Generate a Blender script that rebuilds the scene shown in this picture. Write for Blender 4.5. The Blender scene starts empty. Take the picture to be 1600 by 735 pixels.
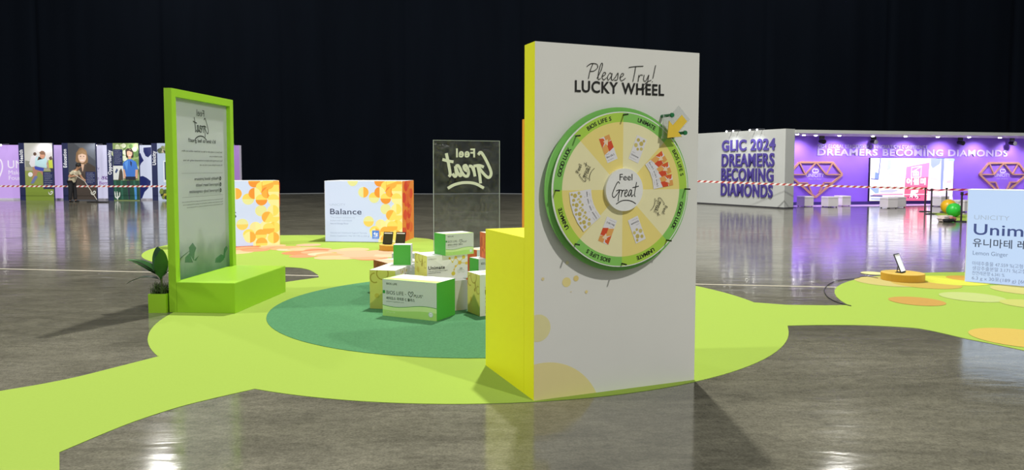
import bpy, bmesh, math, random
from math import sin, cos, pi, radians as R, sqrt
from mathutils import Vector, Matrix

random.seed(7)
C = bpy.context.scene.collection
SC = bpy.context.scene

# ------------------------------------------------------------------ camera
F_PX, PITCH, ROLL, CY, EYE = 1131.0, 0.05835, -0.0014919, 328.36, 1.5717
cam_data = bpy.data.cameras.new('camera')
cam = bpy.data.objects.new('camera', cam_data)
C.objects.link(cam)
cam_data.sensor_fit = 'HORIZONTAL'
cam_data.sensor_width = 36.0
cam_data.lens = 36.0 * F_PX / 1600.0
cam_data.shift_y = (CY - 367.5) / 1600.0
cam_data.clip_end = 400
cam_data.clip_start = 0.05
cam.matrix_world = (Matrix.Translation((0, 0, EYE)) @ Matrix.Rotation(pi / 2 - PITCH, 4, 'X')
                    @ Matrix.Rotation(-ROLL, 4, 'Z'))
SC.camera = cam

# ------------------------------------------------------------------ world, lamps, exposure
world = bpy.data.worlds.new('hall_air')
SC.world = world
world.use_nodes = True
bg = world.node_tree.nodes['Background']
bg.inputs[0].default_value = (0.92, 0.97, 1.0, 1)
bg.inputs[1].default_value = 0.24
SC.view_settings.view_transform = 'Standard'
SC.view_settings.look = 'None'
SC.view_settings.exposure = 0.0
SC.view_settings.gamma = 1.0
SC.view_settings.use_curve_mapping = False


def hall_lamp(loc, watts, radius=0.35, col=(1.0, 0.98, 0.92)):
    d = bpy.data.lights.new('high_bay_lamp', 'POINT')
    d.energy = watts
    d.shadow_soft_size = radius
    d.color = col
    o = bpy.data.objects.new('high_bay_lamp', d)
    o.location = loc
    C.objects.link(o)
    return o


def spot_lamp(loc, aim, watts, angle=70, col=(1, 1, 1), radius=0.03, blend=0.6):
    d = bpy.data.lights.new('spot_lamp', 'SPOT')
    d.energy = watts
    d.spot_size = R(angle)
    d.spot_blend = blend
    d.shadow_soft_size = radius
    d.color = col
    o = bpy.data.objects.new('spot_lamp', d)
    o.location = loc
    o.rotation_euler = (Vector(aim) - Vector(loc)).to_track_quat('-Z', 'Y').to_euler()
    C.objects.link(o)
    return o


hall_lamp((1.0, 16.0, 19.0), 19000)        # over the middle of the stand: the main shadows
hall_lamp((12.9, -7.5, 19.0), 12000)        # behind and right of the viewer: lights the board's face
hall_lamp((-22.0, 4.0, 19.0), 14000, 0.8)       # left side of the hall
hall_lamp((-19.0, 23.0, 19.0), 5000)  # added lamp, brightens the banners and the left faces
hall_lamp((-20.6, 41.6, 17.0), 800, 0.5)
hall_lamp((18.4, 39.4, 17.0), 800, 0.5)


# ------------------------------------------------------------------ materials
def lin(c):
    return c / 12.92 if c <= 0.04045 else ((c + 0.055) / 1.055) ** 2.4


def hexrgb(h):
    return tuple(lin(int(h[i:i + 2], 16) / 255) for i in (0, 2, 4))


_mats = {}


def M(name, hx, rough=0.55, var=0.06, scale=30.0, metal=0.0, bump=0.0, bscale=None, emit=0.0, spec=0.5, vec=(1, 1, 1)):
    """Principled material whose colour is broken up by object-space noise."""
    key = (name, hx, rough, emit)
    if key in _mats:
        return _mats[key]
    m = bpy.data.materials.new(name)
    m.use_nodes = True
    nt = m.node_tree
    b = nt.nodes['Principled BSDF']
    col = hexrgb(hx)
    tc = nt.nodes.new('ShaderNodeTexCoord')
    mp = nt.nodes.new('ShaderNodeMapping')
    mp.inputs['Scale'].default_value = vec
    nt.links.new(tc.outputs['Object'], mp.inputs['Vector'])
    n = nt.nodes.new('ShaderNodeTexNoise')
    n.inputs['Scale'].default_value = scale
    n.inputs['Detail'].default_value = 4
    nt.links.new(mp.outputs[0], n.inputs['Vector'])
    r = nt.nodes.new('ShaderNodeMixRGB')
    r.inputs['Color1'].default_value = (*[max(0, c * (1 - var)) for c in col], 1)
    r.inputs['Color2'].default_value = (*[min(1, c * (1 + var)) for c in col], 1)
    nt.links.new(n.outputs['Fac'], r.inputs['Fac'])
    nt.links.new(r.outputs[0], b.inputs['Base Color'])
    b.inputs['Roughness'].default_value = rough
    b.inputs['Metallic'].default_value = metal
    b.inputs['Specular IOR Level'].default_value = spec
    if emit:
        nt.links.new(r.outputs[0], b.inputs['Emission Color'])
        b.inputs['Emission Strength'].default_value = emit
    if bump:
        n2 = nt.nodes.new('ShaderNodeTexNoise')
        n2.inputs['Scale'].default_value = bscale or scale
        n2.inputs['Detail'].default_value = 3
        nt.links.new(mp.outputs[0], n2.inputs['Vector'])
        bp = nt.nodes.new('ShaderNodeBump')
        bp.inputs['Strength'].default_value = bump
        bp.inputs['Distance'].default_value = 0.01
        nt.links.new(n2.outputs['Fac'], bp.inputs['Height'])
        nt.links.new(bp.outputs[0], b.inputs['Normal'])
    _mats[key] = m
    return m


def ink(hx, emit=0.0, rough=0.5):
    return M('ink', hx, rough, var=0.025, scale=12, emit=emit)


def backlit(hx, s=0.85):
    """Glowing print: light box fabric, screens, and the added glow of the lilac wall."""
    key = ('backlit', hx, s)
    if key in _mats:
        return _mats[key]
    m = bpy.data.materials.new('backlit_print')
    m.use_nodes = True
    nt = m.node_tree
    b = nt.nodes['Principled BSDF']
    col = hexrgb(hx)
    b.inputs['Base Color'].default_value = (*[c * 0.25 for c in col], 1)
    b.inputs['Roughness'].default_value = 0.6
    tc = nt.nodes.new('ShaderNodeTexCoord')
    n = nt.nodes.new('ShaderNodeTexNoise')
    n.inputs['Scale'].default_value = 1.2
    nt.links.new(tc.outputs['Object'], n.inputs['Vector'])
    r = nt.nodes.new('ShaderNodeMixRGB')
    r.inputs['Color1'].default_value = (*[c * 0.96 for c in col], 1)
    r.inputs['Color2'].default_value = (*col, 1)
    nt.links.new(n.outputs['Fac'], r.inputs['Fac'])
    nt.links.new(r.outputs[0], b.inputs['Emission Color'])
    b.inputs['Emission Strength'].default_value = s
    _mats[key] = m
    return m


def concrete():
    m = bpy.data.materials.new('polished_concrete')
    m.use_nodes = True
    nt = m.node_tree
    L = nt.links.new
    b = nt.nodes['Principled BSDF']
    tc = nt.nodes.new('ShaderNodeTexCoord')

    def noise(scale, detail, vec, dist=0.0, rough=0.55):
        mp = nt.nodes.new('ShaderNodeMapping')
        mp.inputs['Scale'].default_value = vec
        mp.inputs['Rotation'].default_value = (0, 0, R(-7))
        L(tc.outputs['Object'], mp.inputs['Vector'])
        n = nt.nodes.new('ShaderNodeTexNoise')
        n.inputs['Scale'].default_value = scale
        n.inputs['Detail'].default_value = detail
        n.inputs['Roughness'].default_value = rough
        n.inputs['Distortion'].default_value = dist
        L(mp.outputs[0], n.inputs['Vector'])
        return n.outputs['Fac']

    def ramp(x, stops):
        r = nt.nodes.new('ShaderNodeValToRGB')
        e = r.color_ramp.elements
        e[0].position, e[0].color = stops[0][0], (*stops[0][1], 1)
        e[1].position, e[1].color = stops[-1][0], (*stops[-1][1], 1)
        for p, c in stops[1:-1]:
            k = e.new(p)
            k.color = (*c, 1)
        L(x, r.inputs[0])
        return r.outputs[0]

    def mix(fac, a, c, mode='MIX'):
        x = nt.nodes.new('ShaderNodeMixRGB')
        x.blend_type = mode
        x.inputs[0].default_value = fac if isinstance(fac, float) else 0
        if not isinstance(fac, float):
            L(fac, x.inputs[0])
        L(a, x.inputs[1])
        L(c, x.inputs[2])
        return x.outputs[0]

    big = ramp(noise(0.55, 6, (1, 1, 1), 0.6), [(0.3, (0.122, 0.116, 0.086)), (0.55, (0.170, 0.161, 0.122)), (0.75, (0.218, 0.206, 0.160))])
    strokes = ramp(noise(1.9, 8, (0.7, 1.9, 1), 1.4, 0.65), [(0.32, (0.76, 0.76, 0.76)), (0.5, (1, 1, 1)), (0.68, (1.20, 1.20, 1.19))])
    fine = ramp(noise(16, 6, (1, 1.5, 1), 0.4, 0.7), [(0.3, (0.72, 0.72, 0.72)), (0.6, (1.1, 1.1, 1.1)), (0.8, (1.2, 1.2, 1.2))])
    grit = ramp(noise(70, 3, (1, 1, 1)), [(0.35, (0.8, 0.8, 0.8)), (0.65, (1.15, 1.15, 1.15))])
    c = mix(1.0, big, strokes, 'MULTIPLY')
    c = mix(1.0, c, fine, 'MULTIPLY')
    c = mix(1.0, c, grit, 'MULTIPLY')
    scr = ramp(noise(3.0, 10, (0.5, 5, 1), 2.5, 0.75), [(0.66, (0, 0, 0)), (0.72, (0.5, 0.5, 0.5))])
    pale = nt.nodes.new('ShaderNodeRGB')
    pale.outputs[0].default_value = (0.30, 0.29, 0.26, 1)
    c = mix(scr, c, pale.outputs[0])
    L(c, b.inputs['Base Color'])
    ro = ramp(noise(2.2, 7, (0.5, 2.2, 1), 1.0, 0.6), [(0.3, (0.05, 0.05, 0.05)), (0.7, (0.17, 0.17, 0.17))])
    L(ro, b.inputs['Roughness'])
    b.inputs['Specular IOR Level'].default_value = 0.75
    bp = nt.nodes.new('ShaderNodeBump')
    bp.inputs['Strength'].default_value = 0.085
    bp.inputs['Distance'].default_value = 0.02
    L(noise(2.4, 5, (0.6, 2.2, 1), 0.8), bp.inputs['Height'])
    L(bp.outputs[0], b.inputs['Normal'])
    return m


def clear_sheet(name, opacity, tint, body, bump=0.0, bscale=8.0, rough=0.08, trans=0.5, spread=0.22):
    """Thin see-through sheet: part clear, part milky, with a shiny surface."""
    m = bpy.data.materials.new(name)
    m.use_nodes = True
    nt = m.node_tree
    L = nt.links.new
    out = nt.nodes['Material Output']
    nt.nodes.remove(nt.nodes['Principled BSDF'])
    tr = nt.nodes.new('ShaderNodeBsdfTransparent')
    tr.inputs[0].default_value = (*tint, 1)
    di = nt.nodes.new('ShaderNodeBsdfDiffuse')
    di.inputs[0].default_value = (*body, 1)
    tl = nt.nodes.new('ShaderNodeBsdfTranslucent')
    tl.inputs[0].default_value = (*body, 1)
    mt = nt.nodes.new('ShaderNodeMixShader')
    mt.inputs[0].default_value = trans
    L(di.outputs[0], mt.inputs[1])
    L(tl.outputs[0], mt.inputs[2])
    m1 = nt.nodes.new('ShaderNodeMixShader')
    tc = nt.nodes.new('ShaderNodeTexCoord')
    n = nt.nodes.new('ShaderNodeTexNoise')
    n.inputs['Scale'].default_value = bscale
    n.inputs['Detail'].default_value = 8
    n.inputs['Distortion'].default_value = 1.5
    L(tc.outputs['Object'], n.inputs['Vector'])
    mr = nt.nodes.new('ShaderNodeMapRange')
    mr.inputs['From Min'].default_value = 0.3
    mr.inputs['From Max'].default_value = 0.75
    mr.inputs['To Min'].default_value = opacity * (1 - spread)
    mr.inputs['To Max'].default_value = min(1, opacity * (1 + spread))
    L(n.outputs['Fac'], mr.inputs['Value'])
    L(mr.outputs[0], m1.inputs[0])
    L(tr.outputs[0], m1.inputs[1])
    L(mt.outputs[0], m1.inputs[2])
    gl = nt.nodes.new('ShaderNodeBsdfGlossy')
    gl.inputs['Roughness'].default_value = rough
    fr = nt.nodes.new('ShaderNodeFresnel')
    fr.inputs['IOR'].default_value = 1.4
    if bump:
        bp = nt.nodes.new('ShaderNodeBump')
        bp.inputs['Strength'].default_value = bump
        bp.inputs['Distance'].default_value = 0.03
        L(n.outputs['Fac'], bp.inputs['Height'])
        L(bp.outputs[0], gl.inputs['Normal'])
    m2 = nt.nodes.new('ShaderNodeMixShader')
    L(fr.outputs[0], m2.inputs[0])
    L(m1.outputs[0], m2.inputs[1])
    L(gl.outputs[0], m2.inputs[2])
    L(m2.outputs[0], out.inputs['Surface'])
    return m


# ------------------------------------------------------------------ object helpers
def thing(name, label, cat, loc=(0, 0, 0), rz=0.0, group=None):
    o = bpy.data.objects.new(name, None)
    o.empty_display_size = 0.1
    C.objects.link(o)
    o.location = loc
    o.rotation_euler = (0, 0, rz)
    o['label'] = label
    o['category'] = cat
    if group:
        o['group'] = group
    return o


def tag(o, label, cat, group=None, kind=None):
    o['label'] = label
    o['category'] = cat
    if group:
        o['group'] = group
    if kind:
        o['kind'] = kind
    return o


class MB:
    """Collects shapes and links them as ONE mesh object."""

    def __init__(s):
        s.v, s.f, s.m, s.mats = [], [], [], []

    def mi(s, mat):
        if mat not in s.mats:
            s.mats.append(mat)
        return s.mats.index(mat)

    def add(s, vs, fs, mat):
        k = len(s.v)
        s.v += [tuple(v) for v in vs]
        i = s.mi(mat)
        for f in fs:
            s.f.append([k + a for a in f])
            s.m.append(i)
        return s

    def box(s, x0, y0, z0, x1, y1, z1, mat):
        vs = [(x0, y0, z0), (x1, y0, z0), (x1, y1, z0), (x0, y1, z0), (x0, y0, z1), (x1, y0, z1), (x1, y1, z1), (x0, y1, z1)]
        return s.add(vs, [(0, 3, 2, 1), (4, 5, 6, 7), (0, 1, 5, 4), (1, 2, 6, 5), (2, 3, 7, 6), (3, 0, 4, 7)], mat)

    def prism(s, poly, z0, z1, mat, side=None):
        n = len(poly)
        a = sum(poly[i][0] * poly[(i + 1) % n][1] - poly[(i + 1) % n][0] * poly[i][1] for i in range(n))
        if a < 0:
            poly = poly[::-1]
        vs = [(x, y, z0) for x, y in poly] + [(x, y, z1) for x, y in poly]
        s.add(vs, [list(range(n))[::-1], [n + i for i in range(n)]], mat)
        k = len(s.v) - 2 * n
        i = s.mi(side or mat)
        for j in range(n):
            s.f.append([k + j, k + (j + 1) % n, k + n + (j + 1) % n, k + n + j])
            s.m.append(i)
        return s

    def cone(s, p0, p1, r0, r1, mat, n=20, cap=True):
        p0, p1 = Vector(p0), Vector(p1)
        q = (p1 - p0).to_track_quat('Z', 'Y')
        vs = []
        for p, r in ((p0, r0), (p1, r1)):
            for i in range(n):
                a = 2 * pi * i / n
                vs.append(p + q @ Vector((r * cos(a), r * sin(a), 0)))
        fs = [(i, (i + 1) % n, n + (i + 1) % n, n + i) for i in range(n)]
        if cap:
            fs += [list(range(n))[::-1], [n + i for i in range(n)]]
        return s.add(vs, fs, mat)

    def tube(s, pts, r, mat, n=8):
        pts = [Vector(p) for p in pts]
        vs, fs = [], []
        for i, p in enumerate(pts):
            d = (pts[min(i + 1, len(pts) - 1)] - pts[max(i - 1, 0)])
            q = d.to_track_quat('Z', 'Y')
            rr = r[i] if isinstance(r, (list, tuple)) else r
            for k in range(n):
                a = 2 * pi * k / n
                vs.append(p + q @ Vector((rr * cos(a), rr * sin(a), 0)))
        for i in range(len(pts) - 1):
            for k in range(n):
                fs.append((i * n + k, i * n + (k + 1) % n, (i + 1) * n + (k + 1) % n, (i + 1) * n + k))
        fs += [list(range(n))[::-1], [(len(pts) - 1) * n + k for k in range(n)]]
        return s.add(vs, fs, mat)

    def sphere(s, c, r, mat, nu=24, nv=14, sq=(1, 1, 1), wob=None):
        vs, fs = [], []
        for j in range(nv + 1):
            t = pi * j / nv
            for i in range(nu):
                a = 2 * pi * i / nu
                d = Vector((sin(t) * cos(a), sin(t) * sin(a), cos(t)))
                k = wob(d) if wob else 1.0
                vs.append((c[0] + d.x * r * sq[0] * k, c[1] + d.y * r * sq[1] * k, c[2] + d.z * r * sq[2] * k))
        for j in range(nv):
            for i in range(nu):
                fs.append((j * nu + i, (j + 1) * nu + i, (j + 1) * nu + (i + 1) % nu, j * nu + (i + 1) % nu))
        return s.add(vs, fs, mat)

    def build(s, name, parent=None, smooth=False, bevel=0.0, seg=2, merge=False):
        me = bpy.data.meshes.new(name)
        me.from_pydata(s.v, [], s.f)
        for m in s.mats:
            me.materials.append(m)
        for p, i in zip(me.polygons, s.m):
            p.material_index = i
            p.use_smooth = smooth
        if merge:
            b = bmesh.new()
            b.from_mesh(me)
            bmesh.ops.remove_doubles(b, verts=b.verts, dist=1e-5)
            bmesh.ops.dissolve_degenerate(b, edges=b.edges, dist=1e-6)
            b.to_mesh(me)
            b.free()
        me.validate()
        me.update()
        o = bpy.data.objects.new(name, me)
        C.objects.link(o)
        if parent:
            o.parent = parent
        if bevel:
            md = o.modifiers.new('bevel', 'BEVEL')
            md.width = bevel
            md.segments = seg
            md.limit_method = 'ANGLE'
        return o


def structure(o):
    o['kind'] = 'structure'
    return o


# ------------------------------------------------------------------ lettering and flat printed artwork
_glyphs = {}


def glyphs(body, bold=0.0):
    key = (body, bold)
    if key not in _glyphs:
        cu = bpy.data.curves.new('lettering', 'FONT')
        cu.body = body
        cu.size = 1.0
        cu.offset = bold
        cu.resolution_u = 4
        cu.space_character = 1 + 4.0 * bold
        ob = bpy.data.objects.new('lettering', cu)
        C.objects.link(ob)
        bpy.context.view_layer.update()
        dg = bpy.context.evaluated_depsgraph_get()
        me = bpy.data.meshes.new_from_object(ob.evaluated_get(dg))
        vs = [(v.co.x, v.co.y) for v in me.vertices]
        fs = [list(p.vertices) for p in me.polygons]
        bpy.data.objects.remove(ob)
        bpy.data.curves.remove(cu)
        bpy.data.meshes.remove(me)
        _glyphs[key] = (vs, fs)
    return _glyphs[key]


def cap_height():
    vs, _ = glyphs('H')
    return max(v[1] for v in vs)


def smooth_path(pts, n=8):
    if len(pts) < 3:
        return pts
    P = [pts[0]] + list(pts) + [pts[-1]]
    out = []
    for i in range(1, len(P) - 2):
        a, b, c, d = P[i - 1], P[i], P[i + 1], P[i + 2]
        for k in range(n):
            t = k / n
            out.append(tuple(0.5 * ((2 * b[j]) + (-a[j] + c[j]) * t + (2 * a[j] - 5 * b[j] + 4 * c[j] - d[j]) * t * t
                                    + (-a[j] + 3 * b[j] - 3 * c[j] + d[j]) * t ** 3) for j in range(2)))
    out.append(tuple(pts[-1]))
    return out


# hand-lettered words as pen strokes: x to the right, y up, x-height about 0.5
GREAT = [
    [(0.60, 0.92), (0.47, 1.02), (0.22, 0.62), (0.04, 0.16), (0.16, -0.05), (0.42, 0.18), (0.60, 0.44)],
    [(0.36, 0.40), (0.55, 0.47), (0.80, 0.44)], [(0.62, 0.44), (0.54, 0.05), (0.50, -0.30)],
    [(0.82, 0.44), (0.78, 0.22), (0.74, 0.0)], [(0.77, 0.18), (0.88, 0.42), (1.00, 0.44)],
    [(1.00, 0.20), (1.16, 0.28), (1.22, 0.42), (1.12, 0.46), (1.02, 0.22), (1.06, 0.02), (1.20, 0.04), (1.30, 0.18)],
    [(1.56, 0.42), (1.46, 0.46), (1.33, 0.22), (1.36, 0.03), (1.48, 0.16), (1.58, 0.44)], [(1.58, 0.44), (1.54, 0.10), (1.60, 0.0), (1.70, 0.12)],
    [(1.96, 0.98), (1.86, 0.50), (1.80, 0.10), (1.86, 0.0)], [(1.66, 0.62), (1.90, 0.66), (2.12, 0.72)],
    [(0.36, -0.50), (0.75, -0.30), (1.20, -0.26), (1.60, -0.34), (1.90, -0.50)]]
PLEASE_TRY = [
    [(0.20, 0.05), (0.28, 0.55), (0.42, 1.0)], [(0.12, 0.82), (0.34, 1.02), (0.62, 1.0), (0.66, 0.78), (0.48, 0.56), (0.30, 0.52)],
    [(0.64, 0.10), (0.84, 0.62), (0.92, 1.02), (0.84, 1.04), (0.72, 0.5), (0.70, 0.04), (0.82, 0.10)],
    [(0.88, 0.22), (1.04, 0.34), (1.08, 0.48), (0.98, 0.48), (0.90, 0.20), (0.98, 0.02), (1.12, 0.16)],
    [(1.40, 0.42), (1.30, 0.48), (1.18, 0.22), (1.22, 0.02), (1.36, 0.24), (1.42, 0.46)], [(1.42, 0.46), (1.38, 0.10), (1.46, 0.04), (1.56, 0.2)],
    [(1.58, 0.20), (1.72, 0.52), (1.72, 0.28), (1.68, 0.06), (1.54, 0.04)],
    [(1.82, 0.22), (1.98, 0.34), (2.02, 0.48), (1.92, 0.48), (1.84, 0.20), (1.92, 0.02), (2.12, 0.20)],
    [(2.30, 0.92), (2.62, 1.0), (3.06, 1.06)], [(2.66, 1.0), (2.60, 0.5), (2.52, 0.02)],
    [(2.84, 0.46), (2.82, 0.24), (2.80, 0.02)], [(2.81, 0.22), (2.92, 0.46), (3.04, 0.46)],
    [(3.12, 0.48), (3.10, 0.14), (3.22, 0.10), (3.36, 0.48)], [(3.38, 0.50), (3.30, 0.0), (3.12, -0.46), (3.00, -0.36), (3.24, -0.02), (3.50, 0.16)],
    [(3.74, 1.16), (3.66, 0.66), (3.60, 0.30)], [(3.57, 0.08), (3.58, 0.05)]]


def box_face(face, W, D, H):
    """(a, b, off) on a face of a box standing on its front-left-bottom corner -> local xyz."""
    return {'front': lambda a, b, o: (a, -o, b),
            'left': lambda a, b, o: (-o, D - a, b),
            'right': lambda a, b, o: (W + o, a, b),
            'back': lambda a, b, o: (W - a, D + o, b),
            'top': lambda a, b, o: (a, b, H + o)}[face]


class Art:
    """Flat print: each call lays one more thin layer of ink on a face."""

    def __init__(s, w, h, face, step=0.0004, lit=None, start=0.0006, clip=True):
        s.w, s.h, s.fn, s.step, s.o, s.lit, s.clip = w, h, face, step, start, lit, clip
        s.mb = MB()
        s.thick = 0.0

    def mat(s, hx):
        if not isinstance(hx, str):
            return hx
        return backlit(hx, s.lit) if s.lit else ink(hx)

    def cut(s, pts):
        if not s.clip:
            return pts
        for ax, lim, sg in ((0, 0, 1), (0, s.w, -1), (1, 0, 1), (1, s.h, -1)):
            out = []
            for i in range(len(pts)):
                p, q = pts[i - 1], pts[i]
                dp, dq = sg * (p[ax] - lim), sg * (q[ax] - lim)
                if dp >= 0 and dq >= 0:
                    out.append(q)
                elif dp >= 0 > dq or dp < 0 <= dq:
                    t = dp / (dp - dq)
                    r = (p[0] + (q[0] - p[0]) * t, p[1] + (q[1] - p[1]) * t)
                    out.append(r)
                    if dq >= 0:
                        out.append(q)
            pts = out
            if len(pts) < 3:
                return []
        return pts

    def raw(s, polys, hx):
        s.o += s.step
        m = s.mat(hx)
        for pts in polys:
            pts = s.cut(list(pts))
            if len(pts) < 3:
                continue
            n = len(pts)
            a = sum(pts[i][0] * pts[(i + 1) % n][1] - pts[(i + 1) % n][0] * pts[i][1] for i in range(n))
            if a < 0:
                pts = pts[::-1]
            s.mb.add([s.fn(x, y, s.o + s.thick) for x, y in pts], [list(range(n))], m)
            if s.thick:
                for i in range(n):
                    p, q = pts[i], pts[(i + 1) % n]
                    s.mb.add([s.fn(*p, s.o), s.fn(*q, s.o), s.fn(*q, s.o + s.thick), s.fn(*p, s.o + s.thick)], [(0, 1, 2, 3)], m)
        return s

    def poly(s, pts, hx):
        return s.raw([pts], hx)

    def rect(s, x0, y0, x1, y1, hx):
        return s.raw([[(x0, y0), (x1, y0), (x1, y1), (x0, y1)]], hx)

    def disc(s, x, y, r, hx, n=40, ry=None, a0=0, a1=360, rot=0):
        st = [R(a0 + (a1 - a0) * i / n) for i in range(n + (0 if a1 - a0 == 360 else 1))]
        ry = ry or r
        c, d = cos(R(rot)), sin(R(rot))
        return s.raw([[(x + r * cos(t) * c - ry * sin(t) * d, y + r * cos(t) * d + ry * sin(t) * c) for t in st]], hx)

    def ring(s, x, y, r0, r1, hx, a0=0, a1=360, n=48):
        ps = []
        for i in range(n):
            t, u = R(a0 + (a1 - a0) * i / n), R(a0 + (a1 - a0) * (i + 1) / n)
            ps.append([(x + r0 * cos(t), y + r0 * sin(t)), (x + r1 * cos(t), y + r1 * sin(t)), (x + r1 * cos(u), y + r1 * sin(u)), (x + r0 * cos(u), y + r0 * sin(u))])
        return s.raw(ps, hx)

    def split(s, x, y, r, c1, c2, ang=0):
        s.disc(x, y, r, c1)
        return s.disc(x, y, r, c2, n=24, a0=ang, a1=ang + 180)

    def text(s, body, x, y, cap, hx, w=None, bold=0.0, rot=0.0, align='l', mirror=False):
        """Baseline start at x, y; capital height cap; squeezed or stretched to width w when given."""
        vs, fs = glyphs(body, bold)
        if not vs:
            return s
        k = cap / cap_height()
        x0, x1 = min(v[0] for v in vs), max(v[0] for v in vs)
        kx = (w / (x1 - x0)) if w else k
        sh = {'l': 0, 'c': -(x1 - x0) * kx / 2, 'r': -(x1 - x0) * kx}[align]
        c, d = cos(R(rot)), sin(R(rot))
        pts = []
        for vx, vy in vs:
            a, b = (vx - x0) * kx + sh, vy * k
            if mirror:
                a = -a
            pts.append((x + a * c - b * d, y + a * d + b * c))
        return s.raw([[pts[i] for i in f] for f in fs], hx)

    def stroke(s, pts, wd, hx, smooth=True, taper=False):
        P = smooth_path(pts) if smooth else list(pts)
        ps = []
        n = len(P)
        L, Rr = [], []
        for i, p in enumerate(P):
            a, b = P[max(i - 1, 0)], P[min(i + 1, n - 1)]
            dx, dy = b[0] - a[0], b[1] - a[1]
            l = math.hypot(dx, dy) or 1
            h = wd / 2 * (1.0 if not taper else 0.45 + 0.55 * sin(pi * i / (n - 1)))
            L.append((p[0] - dy / l * h, p[1] + dx / l * h))
            Rr.append((p[0] + dy / l * h, p[1] - dx / l * h))
        if s.thick:
            ps.append(L + Rr[::-1])
        else:
            for i in range(n - 1):
                ps.append([L[i], Rr[i], Rr[i + 1], L[i + 1]])
            for p in (P[0], P[-1]):
                ps.append([(p[0] + wd / 2 * cos(2 * pi * k / 10), p[1] + wd / 2 * sin(2 * pi * k / 10)) for k in range(10)])
        return s.raw(ps, hx)

    def script(s, strokes, x, y, k, wd, hx, rot=0.0, mirror=False, kx=None, taper=False):
        c, d = cos(R(rot)), sin(R(rot))
        sx = (kx or k) * (-1 if mirror else 1)
        for st in strokes:
            s.stroke([(x + px * sx * c - py * k * d, y + px * sx * d + py * k * c) for px, py in st], wd, hx, taper=taper)
        return s

    def build(s, name, parent):
        return s.mb.build(name, parent)


def great_mark(a, x, y, k, hx, rot=0.0, mirror=False, wd=0.085, feel=True):
    """'Feel' in plain capitals-and-lowercase over the brushed word and its swoosh; x, y = centre of the mark."""
    c, d = cos(R(rot)), sin(R(rot))
    m = -1 if mirror else 1

    def at(px, py):
        return x + m * px * k * c - py * k * d, y + m * px * k * d + py * k * c
    gx, gy = at(-1.05, -0.35)
    a.script(GREAT, gx, gy, k, wd * k, hx, rot, mirror)
    if feel:
        fx, fy = at(-0.45, 0.78)
        a.text('Feel', fx, fy, 0.44 * k, hx, w=1.02 * k, rot=rot, mirror=mirror)


# ================================================================== SETTING
fl = MB()
fl.add([(-70, -25, 0), (70, -25, 0), (70, 60, 0), (-70, 60, 0)], [(0, 1, 2, 3)], concrete())
structure(fl.build('floor'))
jt = M('joint_filler', 'B9B2A0', 0.5, var=0.15, scale=9)
jd = M('joint_gap', '2A2824', 0.7)
tr = MB()
for x0, y0, x1, y1 in ((-30, 14.02, 30, 6.1),):
    d = Vector((x1 - x0, y1 - y0)).normalized()
    nx, ny = -d.y, d.x
    for o0, o1, mt in ((-0.035, 0.03, jt), (0.03, 0.045, jd)):
        tr.add([(x0 + nx * o0, y0 + ny * o0, 0.0015), (x1 + nx * o0, y1 + ny * o0, 0.0015), (x1 + nx * o1, y1 + ny * o1, 0.0015), (x0 + nx * o1, y0 + ny * o1, 0.0015)], [(0, 1, 2, 3)], mt)
structure(tr.build('trim_1'))

# black stage drapes right across the back of the hall
vel = M('black_velour', '080C13', 0.85, var=0.30, scale=0.8, vec=(1, 1, 0.15), spec=0.03)
cb = MB()
NX, ZR = 700, [0, 0.06, 0.18, 0.4, 0.8, 1.6, 3, 6, 10, 15, 20, 26]
xs = [-62 + 124 * i / NX for i in range(NX + 1)]
vs = []
for z in ZR:
    for x in xs:
        fold = 0.018 * sin(x * 5.1 + 0.7 * sin(x * 0.9)) + 0.03 * sin(x * 2.3 + 1.0) + 0.18 * sin(x * 0.55)
        seam = 0.22 * math.exp(-((((x + 3) % 7.4) - 3.7) / 0.12) ** 2)
        flare = 0.9 * max(0, 1 - z / 0.8) ** 2 * (0.5 + 0.5 * sin(x * 0.8 + 0.6 * sin(x * 0.37)))
        vs.append((x, 44.3 + fold + seam * (1 if z > 1 else z) - flare, max(z, 0.0) + (0.02 if z == 0 else 0)))
fs = []
w = NX + 1
for j in range(len(ZR) - 1):
    for i in range(NX):
        fs.append((j * w + i, j * w + i + 1, (j + 1) * w + i + 1, (j + 1) * w + i))
cb.add(vs, fs, vel)
structure(cb.build('wall_back', smooth=True))

# ================================================================== CARPET
ZC, ZG = 0.003, 0.007


def arc(cx, cy, r, a0, a1, n=40):
    return [(cx + r * cos(R(a0 + (a1 - a0) * i / n)), cy + r * sin(R(a0 + (a1 - a0) * i / n))) for i in range(n + 1)]


outline = []
outline += arc(-4.083, 2.745, 1.968, 36, -275)
outline += smooth_path([(-3.9, 4.70), (-3.59, 4.99), (-3.42, 5.14), (-3.26, 5.33), (-3.11, 5.6), (-2.93, 5.94)], 5)
outline += arc(-0.407, 7.991, 3.264, -141, -224)
outline += smooth_path([(-2.83, 10.50), (-3.08, 10.98), (-3.29, 11.22), (-3.56, 11.33), (-4.0, 11.40), (-4.5, 11.33)], 5)
outline += arc(-3.529, 14.366, 3.436, -113.4, -216)
outline += smooth_path([(-5.9, 16.6), (-5.4, 16.68), (-4.3, 16.74), (-3.0, 16.55), (-1.95, 16.0), (-1.6, 15.4), (-1.0, 14.3), (-0.65, 13.0), (-0.8, 12.0), (-0.85, 11.5)], 5)
outline += arc(-0.407, 7.991, 3.264, 96, 7)
outline += [(3.16, 8.24), (3.59, 8.21)]
outline += arc(6.802, 7.926, 2.957, 174, -143.7, 60)
outline += smooth_path([(4.28, 6.45), (4.19, 6.6), (4.12, 6.78), (4.04, 6.95), (3.92, 7.06), (3.52, 7.16), (3.08, 7.17), (2.75, 7.14)], 5)
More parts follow.
